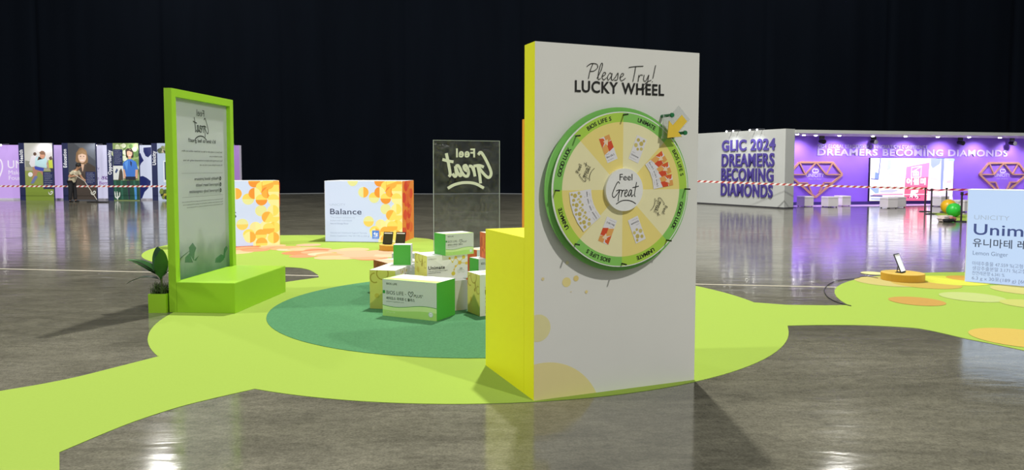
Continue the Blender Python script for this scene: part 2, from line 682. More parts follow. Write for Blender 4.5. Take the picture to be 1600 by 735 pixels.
outline += arc(-0.407, 7.991, 3.264, -15.1, -115.7)
outline += smooth_path([(-2.01, 4.86), (-2.18, 4.66), (-2.33, 4.39), (-2.42, 4.14)], 5)
clean = []
for p in outline:
    if not clean or math.hypot(p[0] - clean[-1][0], p[1] - clean[-1][1]) > 0.01:
        clean.append(p)

lime = M('lime_carpet', '95AE4A', 0.9, var=0.05, scale=60, bump=0.25, bscale=400, spec=0.1)
limeback = M('carpet_edge', '6F8F2A', 0.9)
cp = MB()
cp.prism(clean, 0.0, ZC, lime, side=limeback)
# printed discs on the carpet, a hair above the pile
lay = [ZC + 0.0004]


def spot(x, y, r, hx, ry=None, rot=0):
    lay[0] += 0.00006
    n = 40
    c, d = cos(R(rot)), sin(R(rot))
    ry = ry or r
    cp.add([(x + r * cos(2 * pi * i / n) * c - ry * sin(2 * pi * i / n) * d, y + r * cos(2 * pi * i / n) * d + ry * sin(2 * pi * i / n) * c, lay[0]) for i in range(n)],
           [list(range(n))], M('carpet_print', hx, 0.9, var=0.05, scale=60, spec=0.1))


rs = random.Random(11)
peach = ['D2AC82', 'D0996C', 'CE8258', 'CC9874', 'D6B694', 'C6704C', 'D2A384', 'CE8C66', 'C26444']
for i in range(30):
    t = i / 29
    x = -5.35 + 3.0 * t + rs.uniform(-0.2, 0.2)
    y = 13.6 + 0.3 * sin(t * 5) + rs.uniform(-0.55, 0.85) - (0.5 if t > 0.55 else 0.0)
    spot(x, y, rs.uniform(0.24, 0.34), peach[rs.randrange(len(peach))])
for x, y, r in ((-2.55, 13.0, 0.36), (-2.15, 12.9, 0.34), (-2.9, 13.3, 0.33), (-2.4, 13.35, 0.36), (-1.95, 13.2, 0.3), (-2.75, 12.85, 0.3)):
    spot(x, y, r, ['D0A282', 'D4B090', 'CE9676'][int(r * 100) % 3])
for x, y, r, hx in ((5.40, 10.75, 0.17, 'C9C48E'), (5.25, 9.95, 0.46, 'B3A76A'), (5.62, 9.75, 0.42, 'B0984A'), (6.16, 10.05, 0.45, 'BDC046'), (6.50, 10.25, 0.27, 'BA9344'),
                    (4.78, 8.47, 0.30, 'B08A48'), (5.61, 8.75, 0.35, 'A9B470'), (6.66, 9.25, 0.42, 'B2AC66'), (4.72, 6.62, 0.42, 'BCA352'), (5.05, 6.30, 0.3, 'B48F42'), (6.0, 8.3, 0.3, 'AEB060')):
    spot(x, y, r, hx)
tag(cp.build('carpet'), 'lime green carpet of joined round islands printed with peach and orange discs', 'carpet')

gr = MB()
turf = M('green_turf', '558A60', 0.95, var=0.34, scale=55, bump=0.6, bscale=300, spec=0.1)
gr.prism([(-0.365 + 2.308 * cos(2 * pi * i / 96), 8.183 + 2.308 * sin(2 * pi * i / 96)) for i in range(96)], ZC + 0.001, ZG, turf)
tag(gr.build('round_rug'), 'dark green round rug under the heap of product boxes', 'rug')

# ================================================================== WHEEL BOARD AND COUNTER
A0, TH = (0.1488, 4.7945), 0.38615
BW, BT, BH = 1.2984, 0.172, 2.397
yellow = M('yellow_paint', 'F2F01C', 0.45, var=0.03, scale=3)
board = thing('display_board', 'tall white board with yellow sides carrying the prize wheel', 'display board', (*A0, ZC), TH)
MB().box(0, 0, 0, BW, BT, BH, yellow).build('board_body', board)
front = box_face('front', BW, BT, BH)
face = Art(BW, BH, front, start=0.0002)
face.rect(0, 0, BW, BH, M('matt_white_print', 'E9E8E2', 0.6, var=0.02, scale=4))
face.disc(0.074, -0.193, 0.446, 'F1E3A0', n=80)
face.disc(0.028, 0.4925, 0.093, 'ECE4A8')
face.disc(0.24, 0.792, 0.033, 'F2E29A')
face.disc(0.312, 0.814, 0.020, 'EBD486')
face.disc(0.063, 0.824, 0.011, 'EBD9A0')
face.disc(0.392, 0.716, 0.011, 'F0DC96')
face.disc(0.274, 0.724, 0.004, 'EBD9A0')
face.disc(0.244, 0.925, 0.012, 'F2EBB8')
face.build('printed_face', board)
let = Art(BW, BH, front, step=0.0001, start=0.0042)
let.text('LUCKY WHEEL', 0.293, 2.081, 0.074, '15140F', w=0.707, bold=0.022)
let.build('lettering', board)
pt = Art(BW, BH, front, step=0.00005, start=0.0045)
pt.script(PLEASE_TRY, 0.365, 2.167, 0.105, 0.0050, '22201A', kx=0.150)
pt.build('handwriting', board)

# pointer: yellow arrow on a clear arrow, held off the board by green pegs
def arrow_poly(tip, tail, head_l, head_w, shaft_w):
    t, e = Vector(tip), Vector(tail)
    d = (e - t).normalized()
    n = Vector((-d.y, d.x))
    b = t + d * head_l
    return [tuple(p) for p in (t, b + n * head_w / 2, b + n * shaft_w / 2, e + n * shaft_w / 2, e - n * shaft_w / 2, b - n * shaft_w / 2, b - n * head_w / 2)]


def plate(poly, y0, y1, mat):
    m = MB()
    m.prism([(x, z) for x, z in poly], y0, y1, mat)
    m.v = [(x, -o, z) for x, z, o in m.v]
    m.f = [f[::-1] for f in m.f]
    return m


acrylic = clear_sheet('clear_acrylic', 0.16, (0.95, 0.96, 0.96), (0.75, 0.78, 0.78), rough=0.1, spread=0.05)
ptr = plate(arrow_poly((0.93, 1.775), (1.068, 1.914), 0.092, 0.150, 0.062), 0.150, 0.156, M('yellow_arrow', 'F6D245', 0.4)).build('pointer', board)
plate(arrow_poly((0.905, 1.77), (1.09, 1.955), 0.13, 0.22, 0.135), 0.118, 0.122, acrylic).build('acrylic_arrow', ptr)
pegm = M('dark_green_peg', '1E7A45', 0.4)
for x, z in ((0.985, 1.935), (1.095, 1.815)):
    m = MB()
    m.cone((x, 0, z), (x, -0.122, z), 0.011, 0.011, pegm)
    m.cone((x, -0.122, z), (x, -0.134, z), 0.017, 0.015, pegm)
    m.build('standoff', ptr, bevel=0.001)

# ------------------------------------------------------------------ the wheel
WC = (0.617, 1.42)
u = Vector((cos(TH), sin(TH), 0))
wheel = thing('prize_wheel', 'round green and cream prize wheel hung on the white board', 'prize wheel',
              (A0[0] + u.x * WC[0], A0[1] + u.y * WC[0], ZC + WC[1]), TH)


def disc_y(r, o0, o1, mat, rim=None, n=96, cx=0, cz=0):
    m = MB()
    p = [(cx + r * cos(2 * pi * i / n), -o0, cz + r * sin(2 * pi * i / n)) for i in range(n)]
    q = [(a, -o1, c) for a, b, c in p]
    m.add(p + q, [list(range(n)), [n + i for i in range(n)][::-1]], mat)
    m.add(p + q, [(i, n + i, n + (i + 1) % n, (i + 1) % n) for i in range(n)], rim or mat)
    for i in range(len(m.f)):
        m.f[i] = m.f[i][::-1]
    return m


dkg = M('green_disc', '7CC45C', 0.45)
axle = MB().cone((0, 0, 0), (0, -0.085, 0), 0.05, 0.05, M('steel_axle', '8A8C8C', 0.35, metal=0.8)).build('axle', wheel)
disc_y(0.562, 0.035, 0.055, dkg).build('backing_disc', wheel)
white_e = M('white_edge', 'F4F4F0', 0.4)
disc_y(0.53, 0.078, 0.092, white_e).build('wheel_disc', wheel)
rnd = lambda a, b, o: (a, -0.092 - o, b)
wa = Art(2, 2, rnd, step=0.00003, start=0.0003, clip=False)
YEL, CRM, LIM, GRN = 'F7E488', 'F7F0BE', 'B4DE4C', '8CD062'
for k in range(8):
    a0 = 45 * k
    yl = k in (0, 2, 4, 6)
    cols = {0: (YEL, LIM), 1: (CRM, GRN), 2: (YEL, LIM), 3: (CRM, GRN), 4: (YEL, LIM), 5: (CRM, GRN), 6: (YEL, LIM), 7: (CRM, GRN)}[k]
    wa.raw([[(0, 0)] + [(0.46 * cos(R(a0 + 45 * i / 16)), 0.46 * sin(R(a0 + 45 * i / 16))) for i in range(17)]], cols[0])
    wa.ring(0, 0, 0.46, 0.523, cols[1], a0, a0 + 45, n=16)
wa.build('sector_print', wheel)
wl = Art(2, 2, rnd, step=0.00002, start=0.0012, clip=False)
for k, word in enumerate(['BIOS LIFE S', 'UNIMATE', 'BIOS LIFE S', 'GOOD LUCK', 'UNIMATE', 'BIOS LIFE S', 'UNIMATE', 'GOOD LUCK']):
    mid = 45 * k + 22.5
    # letters follow the ring, tops outward
    vsum = [0.0]
    for ch in word:
        vsum.append(vsum[-1] + {'I': 0.34, ' ': 0.36, 'M': 0.98, 'O': 0.90, 'G': 0.88, 'D': 0.86, 'N': 0.86}.get(ch, 0.72))
    tot = vsum[-1]
    per = 0.0300 / 0.487
    for i, ch in enumerate(word):
        if ch == ' ':
            continue
        off = ((vsum[i] + vsum[i + 1]) / 2 - tot / 2) * per
        a = R(mid) - off
        wl.text(ch, 0.477 * cos(a), 0.477 * sin(a), 0.0265, '17170F', rot=math.degrees(a) - 90, align='c', bold=0.022)
wl.build('ring_lettering', wheel)
pk = Art(2, 2, rnd, step=0.00004, start=0.0012, clip=False)


def sachet(cx, cy, rot, orange=True, k=1.0):
    c, d = cos(R(rot)), sin(R(rot))

    def tp(p):
        return (cx + (p[0] * c - p[1] * d) * k, cy + (p[0] * d + p[1] * c) * k)
    q = lambda pts, hx: pk.raw([[tp(p) for p in pts]], hx)
    W, H = 0.042, 0.088
    q([(-W, -H), (W, -H), (W, H), (-W, H)], 'EDEBEE')
    if orange:
        tri = [([(-W, H), (-W, 0.02), (-0.004, 0.055), (-0.01, H * 0.9)], 'E4622C'), ([(W, H), (0.0, H), (0.0, 0.035), (W, 0.05)], 'E9A65A'), ([(-W, 0.02), (W * 0.2, 0.05), (0, -0.015), (-W, -0.03)], 'EFB060'),
               ([(0.0, 0.04), (W, 0.045), (W, -0.005), (0.0, -0.02)], 'E0502A'), ([(-0.02, 0.06), (0.02, 0.06), (0.004, 0.02)], 'F7E0BC')]
        for p, hx in tri:
            q(p, hx)
        body = 'Bios Life S'
    else:
        for x, y, r in ((-0.02, 0.06, 0.013), (0.012, 0.045, 0.016), (-0.024, 0.02, 0.015), (0.024, 0.07, 0.01), (0.026, 0.012, 0.012), (0.0, 0.0, 0.01)):
            q([(x + r * cos(2 * pi * i / 12), y + r * sin(2 * pi * i / 12)) for i in range(12)], ['D7C876', 'CDBB62', 'DCD08C'][int(r * 1000) % 3])
        body = 'Unimate'
    p = tp((-0.034, -0.056))
    pk.text(body, *p, 0.012 * k, '2A2A30', w=0.062 * k, rot=rot, bold=0.015)
    p = tp((-0.034, -0.034))
    pk.text('UNICITY', *p, 0.004 * k, '6A6A70', w=0.03 * k, rot=rot)
    p = tp((-0.034, -0.074))
    pk.text('Dietary Supplement', *p, 0.0035 * k, '6A6A70', w=0.05 * k, rot=rot)


def polar(r, a):
    return r * cos(R(a)), r * sin(R(a))


sachet(*polar(0.300, 112.5), 22.5, True)
sachet(*polar(0.300, 67.5), -22.5, False)
sachet(*polar(0.300, -112.5), -112.5 - 90, True)
sachet(*polar(0.300, -67.5), -67.5 - 90, False)
for da in (-13, 0, 13):
    sachet(*polar(0.325, 22.5 + da), 22.5 + da - 90, True, 0.93)
for da in (-15, -5, 5, 15):
    sachet(*polar(0.325, 202.5 + da), 202.5 + da - 90, False, 0.93)
great_mark(pk, *polar(0.31, 157.5), 0.058, '1E1D18', rot=157.5 - 90, wd=0.055)
great_mark(pk, *polar(0.31, -22.5), 0.058, '1E1D18', rot=-22.5 - 90, wd=0.055)
pk.build('sachet_print', wheel)
hub = disc_y(0.145, 0.092, 0.118, white_e).build('hub', wheel, bevel=0.002)
ha = Art(2, 2, lambda a, b, o: (a, -0.118 - o, b), step=0.00005, start=0.0006, clip=False)
great_mark(ha, 0.004, -0.012, 0.098, '15140F', wd=0.062)
ha.build('hub_lettering', hub)
blk = M('black_rubber', '16161A', 0.5)
for k in range(8):
    x, z = polar(0.508, 45 * k)
    m = MB().cone((x, -0.090, z), (x, -0.150, z), 0.0055, 0.0055, blk, n=12)
    m.build('peg', wheel)

# counter behind the board
n_ = Vector((-sin(TH), cos(TH), 0))
co = Vector((*A0, ZC)) + n_ * (BT + 0.002)
cnt = thing('counter', 'plain bright yellow counter block backing onto the wheel board', 'counter', co, TH)
MB().box(0, 0, 0, BW, 0.772, 1.06, yellow).build('counter_body', cnt)
MB().box(0, 0, 1.06, BW, 0.772, 1.0885, yellow).build('counter_top', cnt)

# sibling board further back, only its orange edge shows past the wheel board
ob = thing('display_board', 'board with an orange edge mostly hidden behind the wheel board', 'display board', (0.225, 12.35, 0), 0.30)
MB().box(0, 0, 0, 1.3, 0.17, 2.40, M('orange_paint', 'F2A01E', 0.45, var=0.03)).build('board_body', ob)
a = Art(1.3, 2.4, box_face('front', 1.3, 0.17, 2.4))
a.rect(0, 0, 1.3, 2.4, 'E9E8E2')
a.build('printed_face', ob)

# ================================================================== GLASS FRAME WITH PLINTH
PH = 1.48712
Bp = Vector((-2.9689, 7.6929, ZC))
u2 = Vector((cos(PH), sin(PH), 0))
v2 = Vector((-u2.y, u2.x, 0))
PD, FT, PW, FWD, FZ, PZ = 0.7388, 0.0842, 1.376, 1.402, 2.411, 0.3256
limeP = M('lime_paint', '9ACC24', 0.5, var=0.05, scale=3)
frame = thing('framed_panel', 'tall lime green frame holding a frosted pane printed with mirrored writing', 'framed panel', Bp + v2 * (PD - FT), PH)
# local: x away along the frame, y to the left (thickness), face with plinth at y = 0
bw = 0.085
MB().box(0, 0, 0, bw, FT, FZ, limeP).build('post', frame)
MB().box(FWD - bw, 0, 0, FWD, FT, FZ, limeP).build('post', frame)
MB().box(bw, 0, FZ - bw, FWD - bw, FT, FZ, limeP).build('top_rail', frame)
MB().box(bw, 0, 0, FWD - bw, FT, PZ, limeP).build('bottom_rail', frame)
frost = clear_sheet('frosted_pane', 0.78, (0.88, 0.94, 0.92), (0.93, 0.98, 0.96), rough=0.05, bscale=0.5, trans=0.55, spread=0.04)
pane = MB().box(bw, FT * 0.55, PZ, FWD - bw, FT * 0.55 + 0.008, FZ - bw, frost).build('pane', frame)
pf = Art(FWD, FZ, lambda a, b, o: (a, FT * 0.55 - o, b), step=0.0002, start=0.0008)
INK = '2A332F'
great_mark(pf, 0.69, 2.03, 0.165, INK, mirror=True, wd=0.075)
pf.text("It's time to feel great!!", 1.02, 1.855, 0.040, INK, w=0.62, mirror=True, bold=0.02)
for i, ln in enumerate(['Feel Great is a simple plan to help you feel better without any effort,', 'when it matters to you.', 'Feel Great brings little habits to environmental eating, that keep', 'the natural rhythm every meal you eat.']):
    pf.text(ln, 1.18, 1.742 - i * 0.052, 0.020, INK, w=[0.93, 0.32, 0.90, 0.55][i], mirror=True)
pf.rect(0.24, 1.500, 1.18, 1.502, INK)
pf.rect(0.24, 1.232, 1.18, 1.234, INK)
for i, ln in enumerate(['Healthy blood pressure', 'Improved heart health', 'Improved body composition']):
    z = 1.420 - i * 0.072
    pf.disc(1.115, z + 0.014, 0.024, INK)
    pf.stroke([(1.125, z + 0.014), (1.117, z + 0.004), (1.103, z + 0.024)], 0.005, 'C8CFCC', smooth=False)
    pf.text(ln, 1.07, z, 0.034, INK, w=[0.56, 0.53, 0.68][i], mirror=True, bold=0.01)
for i in range(3):
    pf.text('These statements have not been evaluated by any agency and this product is not', 1.17, 1.175 - i * 0.032, 0.013, INK, w=[0.94, 0.92, 0.84][i], mirror=True)
pf.build('lettering', pane)
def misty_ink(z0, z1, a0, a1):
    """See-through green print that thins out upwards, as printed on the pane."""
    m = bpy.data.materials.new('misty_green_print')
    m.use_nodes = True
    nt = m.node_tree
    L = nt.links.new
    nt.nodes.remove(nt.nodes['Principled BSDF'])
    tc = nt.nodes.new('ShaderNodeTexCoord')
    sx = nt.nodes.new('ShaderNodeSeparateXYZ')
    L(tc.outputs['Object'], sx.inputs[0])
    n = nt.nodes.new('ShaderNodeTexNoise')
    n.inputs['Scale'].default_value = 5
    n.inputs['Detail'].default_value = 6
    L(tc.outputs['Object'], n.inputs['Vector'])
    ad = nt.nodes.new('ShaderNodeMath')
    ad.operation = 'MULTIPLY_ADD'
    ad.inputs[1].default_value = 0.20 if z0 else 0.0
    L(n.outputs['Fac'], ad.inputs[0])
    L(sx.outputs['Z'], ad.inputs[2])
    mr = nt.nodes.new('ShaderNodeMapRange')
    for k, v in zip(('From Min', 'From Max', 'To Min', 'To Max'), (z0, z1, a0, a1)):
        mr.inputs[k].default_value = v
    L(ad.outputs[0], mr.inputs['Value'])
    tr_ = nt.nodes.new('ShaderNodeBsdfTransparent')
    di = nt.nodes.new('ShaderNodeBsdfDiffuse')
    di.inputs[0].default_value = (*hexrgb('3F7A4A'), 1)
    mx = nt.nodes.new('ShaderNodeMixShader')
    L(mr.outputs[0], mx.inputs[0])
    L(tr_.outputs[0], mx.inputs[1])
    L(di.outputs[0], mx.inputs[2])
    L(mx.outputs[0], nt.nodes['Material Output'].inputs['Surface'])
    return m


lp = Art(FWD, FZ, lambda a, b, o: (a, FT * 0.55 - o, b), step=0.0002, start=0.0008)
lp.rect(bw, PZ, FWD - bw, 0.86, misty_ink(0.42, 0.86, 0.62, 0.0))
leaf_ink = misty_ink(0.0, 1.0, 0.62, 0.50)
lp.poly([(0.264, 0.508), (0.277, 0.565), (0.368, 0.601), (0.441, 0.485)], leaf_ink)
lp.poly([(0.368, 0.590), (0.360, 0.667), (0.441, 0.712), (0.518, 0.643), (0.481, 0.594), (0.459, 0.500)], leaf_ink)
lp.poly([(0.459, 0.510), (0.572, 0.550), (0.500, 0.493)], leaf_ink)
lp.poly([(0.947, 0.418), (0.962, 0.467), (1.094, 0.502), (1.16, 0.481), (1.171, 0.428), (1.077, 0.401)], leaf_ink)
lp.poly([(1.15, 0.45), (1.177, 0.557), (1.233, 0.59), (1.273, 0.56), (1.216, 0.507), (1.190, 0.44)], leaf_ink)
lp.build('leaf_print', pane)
pl = thing('plinth', 'low lime green box step in front of the frosted frame', 'plinth', Bp, PH)
MB().box(0, 0.001, 0, PW, PD - FT - 0.002, PZ, limeP).build('plinth_body', pl, bevel=0.003)
MB().box(0.003, 0.004, PZ, PW - 0.003, PD - FT - 0.005, PZ + 0.003, M('lime_top', 'A4D43C', 0.35, var=0.03)).build('plinth_top', pl)

# ------------------------------------------------------------------ planters behind the frame
leafm = M('broad_leaf', '1E4A22', 0.35, var=0.35, scale=6)
leafl = M('pale_leaf', '356B2C', 0.4, var=0.3, scale=6)
grassm = M('fine_grass', '4A6330', 0.7, var=0.4, scale=20)


def leaf(length, width, rise, droop, az, mat, base):
    m = MB()
    n = 12
    vs = []
    for i in range(n + 1):
        t = i / n
        r = length * t
        z = rise * t - droop * t * t
        w_ = 1.3 * width * (sin(pi * min(1, t ** 0.8)) ** 0.8) * (1 if t > 0.12 else 0.4) + 0.004
        for k, s_ in ((-1, -1), (0, 0), (1, 1)):
            x, y = r, s_ * w_
            vs.append((base[0] + x * cos(az) - y * sin(az), base[1] + x * sin(az) + y * cos(az), base[2] + z + (0.22 * w_ if s_ else 0)))
    fs = []
    for i in range(n):
        for k in range(2):
            fs.append((i * 3 + k, (i + 1) * 3 + k, (i + 1) * 3 + k + 1, i * 3 + k + 1))
    m.add(vs, fs, mat)
    return m


def planter(loc, rz, label, seed, leaves):
    t = thing('planter', label, 'planter', loc, rz)
    r = random.Random(seed)
    m = MB()
    s_, h = 0.095, 0.205
    m.box(-s_, -s_, 0, s_, s_, 0.02, limeP)
    for x0, y0, x1, y1 in ((-s_, -s_, s_, -s_ + 0.012), (-s_, s_ - 0.012, s_, s_), (-s_, -s_ + 0.012, -s_ + 0.012, s_ - 0.012), (s_ - 0.012, -s_ + 0.012, s_, s_ - 0.012)):
        m.box(x0, y0, 0.02, x1, y1, h, limeP)
    m.build('pot', t)
    MB().box(-s_ + 0.012, -s_ + 0.012, 0.02, s_ - 0.012, s_ - 0.012, h - 0.03, M('soil', '2A2119', 0.95, var=0.4, scale=40)).build('soil', t)
    g = MB()
    for i in range(260):
        x, y = r.uniform(-0.075, 0.075), r.uniform(-0.075, 0.075)
        a, l = r.uniform(0, 2 * pi), r.uniform(0.08, 0.20)
        b = r.uniform(0.02, 0.10)
        dx, dy = b * cos(a), b * sin(a)
        p = Vector((-dy, dx, 0)).normalized() * 0.003
        z0 = h - 0.035
        v0, v1, v2_ = Vector((x, y, z0)), Vector((x + dx * 0.4, y + dy * 0.4, z0 + l * 0.7)), Vector((x + dx, y + dy, z0 + l * (1 - b * 3)))
        g.add([v0 - p, v0 + p, v1 + p * 0.8, v1 - p * 0.8, v2_], [(0, 1, 2, 3), (3, 2, 4)], grassm)
    o = g.build('fine_foliage', t)
    o['kind'] = 'stuff'
    st = MB().tube([(0, 0, h - 0.04), (0.01, 0.0, h + 0.10), (0.0, 0.01, h + 0.20)], 0.012, M('stem', '4C5A2C', 0.6))
    st.build('stem', t)
    for L_, W_, ri, dr, az, zz, pale in leaves:
        leaf(L_, W_, ri, dr, az, leafl if pale else leafm, (0, 0, h + zz)).build('leaf', t, smooth=True)
    return t


base_l = Bp + v2 * (PD + 0.125)
spots = [(0.06, 5), (0.62, 9), (1.18, 21)]
lv = [[(0.42, 0.070, 0.34, 0.16, R(170), 0.17, 1), (0.30, 0.060, 0.28, 0.08, R(215), 0.18, 0), (0.34, 0.05, 0.42, 0.10, R(120), 0.15, 0), (0.30, 0.055, 0.36, 0.05, R(20), 0.14, 0), (0.36, 0.05, 0.14, 0.18, R(185), 0.14, 0), (0.26, 0.05, 0.40, 0.04, R(300), 0.14, 1)],
      [(0.30, 0.09, 0.62, 0.1, R(80), 0.1, 0), (0.30, 0.07, 0.30, 0.1, R(200), 0.1, 1), (0.14, 0.09, 0.60, 0.02, R(350), 0.1, 0), (0.30, 0.08, 0.34, 0.14, R(110), 0.1, 0), (0.16, 0.07, 0.42, 0.0, R(250), 0.05, 0)],
      [(0.26, 0.08, 0.55, 0.1, R(70), 0.1, 0), (0.32, 0.06, 0.30, 0.1, R(150), 0.1, 1), (0.14, 0.09, 0.52, 0.02, R(0), 0.1, 0), (0.30, 0.08, 0.30, 0.1, R(250), 0.06, 0)]]
labs = ['small lime cube planter with broad dark leaves beside the frame edge', 'middle lime planter seen blurred through the frosted pane', 'farthest lime planter seen blurred through the frosted pane']
for (s_, sd), l_, lb in zip(spots, lv, labs):
    p = base_l + u2 * s_
    planter((p.x, p.y, 0.0), 0.0, lb, sd, l_)

# ================================================================== HEAP OF PRODUCT BOXES
WHT, BGR, LGR = 'E6E7E4', '2FA32C', 'A6D96A'
boxm = M('carton_white', 'E8E8E6', 0.5, var=0.03, scale=8)
boxy = M('carton_yellow', 'D8D468', 0.5, var=0.05, scale=8)
boxg = M('carton_green', '4CAC3C', 0.55, var=0.18, scale=90)
boxo = M('carton_orange', 'D9642A', 0.5, var=0.25, scale=14)


def carton(label, x, y, z, deg, W, D, H, faces, group='product boxes heaped on the green rug'):
    t = thing('product_box', label, 'box', (x, y, z), R(deg), group)
    MB().box(0, 0, 0, W, D, H, boxm).build('carton', t, bevel=0.002)
    for fc, fn in faces.items():
        w_ = D if fc in ('left', 'right') else W
        h_ = D if fc == 'top' else H
        a = Art(w_, h_, box_face(fc, W, D, H), step=0.00012, start=0.0008)
        fn(a, w_, h_)
        a.build(fc + '_print', t)
    return t


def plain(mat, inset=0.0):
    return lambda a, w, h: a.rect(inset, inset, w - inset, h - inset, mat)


def heart(a, x, y, k, hx):
    for pts in ([(0.0, -0.1), (-0.5, 0.42), (-0.58, 0.85), (-0.30, 1.02), (-0.08, 0.80)], [(0.0, -0.1), (0.40, 0.30), (0.62, 0.85), (0.36, 1.05), (0.10, 0.78), (0.08, 0.55)]):
        a.stroke([(x + px * k, y + py * k) for px, py in pts], 0.13 * k, hx)


def bios_front(full=True):
    def fn(a, w, h):
        a.rect(0, 0, w, h, M('carton_silver', 'CBD0CC', 0.45, var=0.10, scale=180))
        wave = [(w * i / 20, h * (0.30 + 0.045 * sin(i / 20 * 5.6 + 3.4))) for i in range(21)]
        for hx, dz in (('3F8F38', 0.012), ('CDE9A0', 0.0)):
            a.raw([[(p[0], 0), (q[0], 0), (q[0], q[1] + dz * h * 1.3), (p[0], p[1] + dz * h * 1.3)] for p, q in zip(wave, wave[1:])], hx)
        a.raw([[(p[0], 0), (q[0], 0), (q[0], q[1] * 0.62), (p[0], p[1] * 0.62)] for p, q in zip(wave, wave[1:])], 'AEDB78')
        a.text('BIOS LIFE', w * 0.075, h * 0.86, h * 0.05, '2B3A2C', w=w * 0.20, bold=0.02)
        a.rect(w * 0.005, h * 0.615, w * 0.05, h * 0.70, '2E8F34')
        a.text('BIOS LIFE -', w * 0.075, h * 0.60, h * 0.095, '33403A', w=w * 0.37)
        heart(a, w * 0.53, h * 0.585, h * 0.125, '2A332E')
        a.text('PLUS\u00b0', w * 0.59, h * 0.575, h * 0.075, '33403A', w=w * 0.165)
        a.text('\ubc14\uc774\uc624\uc2a4 \ub77c\uc774\ud504 C \ud50c\ub7ec\uc2a4', w * 0.075, h * 0.46, h * 0.062, '33403A', w=w * 0.53, bold=0.012)
        a.text('polysterol supplement drink', w * 0.075, h * 0.395, h * 0.028, '7B857E', w=w * 0.33)
        a.text('6.9 g x 30', w * 0.075, h * 0.10, h * 0.03, 'DDF0C0', w=w * 0.16)
        a.disc(w * 0.895, h * 0.155, h * 0.07, 'F2F5F2')
        a.ring(w * 0.895, h * 0.155, h * 0.055, h * 0.065, '6FA3B8')
        a.text('GMP', w * 0.895, h * 0.135, h * 0.035, '6FA3B8', w=h * 0.08, align='c')
    return fn


def bios_top(a, w, h):
    a.rect(0, 0, w, h, 'C4EC86')
    a.rect(w * 0.03, h * 0.30, w, h, 'EDEFE9')
    a.text('BIOS LIFE - PLUS', w * 0.18, h * 0.52, h * 0.12, '8FA08C', w=w * 0.5)


def green_side(a, w, h):
    a.rect(0, 0, w, h, boxg)


def molecule(a, w, h, cols, seed, n=7, lines='B99A2E'):
    r = random.Random(seed)
    pts = [(w * r.uniform(0.08, 0.92), h * r.uniform(0.2, 0.97)) for _ in range(n)]
    pts.sort(key=lambda p: p[1])
    s_ = min(w, h)
    for p, q in zip(pts, pts[1:]):
        a.stroke([p, q], s_ * 0.05, lines, smooth=False)
    for i, p in enumerate(pts):
        a.disc(*p, s_ * r.uniform(0.07, 0.16), cols[i % len(cols)])


def uni_yellow(seed=3):
    def fn(a, w, h):
        a.rect(0, 0, w, h, boxy)
        r_ = min(w, h) * 0.22
        a.ring(w * 0.50, h * 0.92, r_ * 0.92, r_ * 1.12, 'B0A038', 150, 400)
        a.ring(w * 0.20, h * 0.80, r_ * 0.7, r_ * 0.9, 'B0A038', 90, 300)
        a.stroke([(w * 0.62, h * 0.78), (w * 0.66, h * 0.66), (w * 0.58, h * 0.60)], w * 0.07, 'A8982F')
        a.disc(w * 0.60, h * 0.60, w * 0.06, 'A8982F')
        a.ring(w * 0.86, h * 0.62, r_ * 0.5, r_ * 0.7, 'B9AC48', 60, 330)
        a.disc(w * 0.28, h * 0.34, w * 0.09, 'CDBF4C')
    return fn


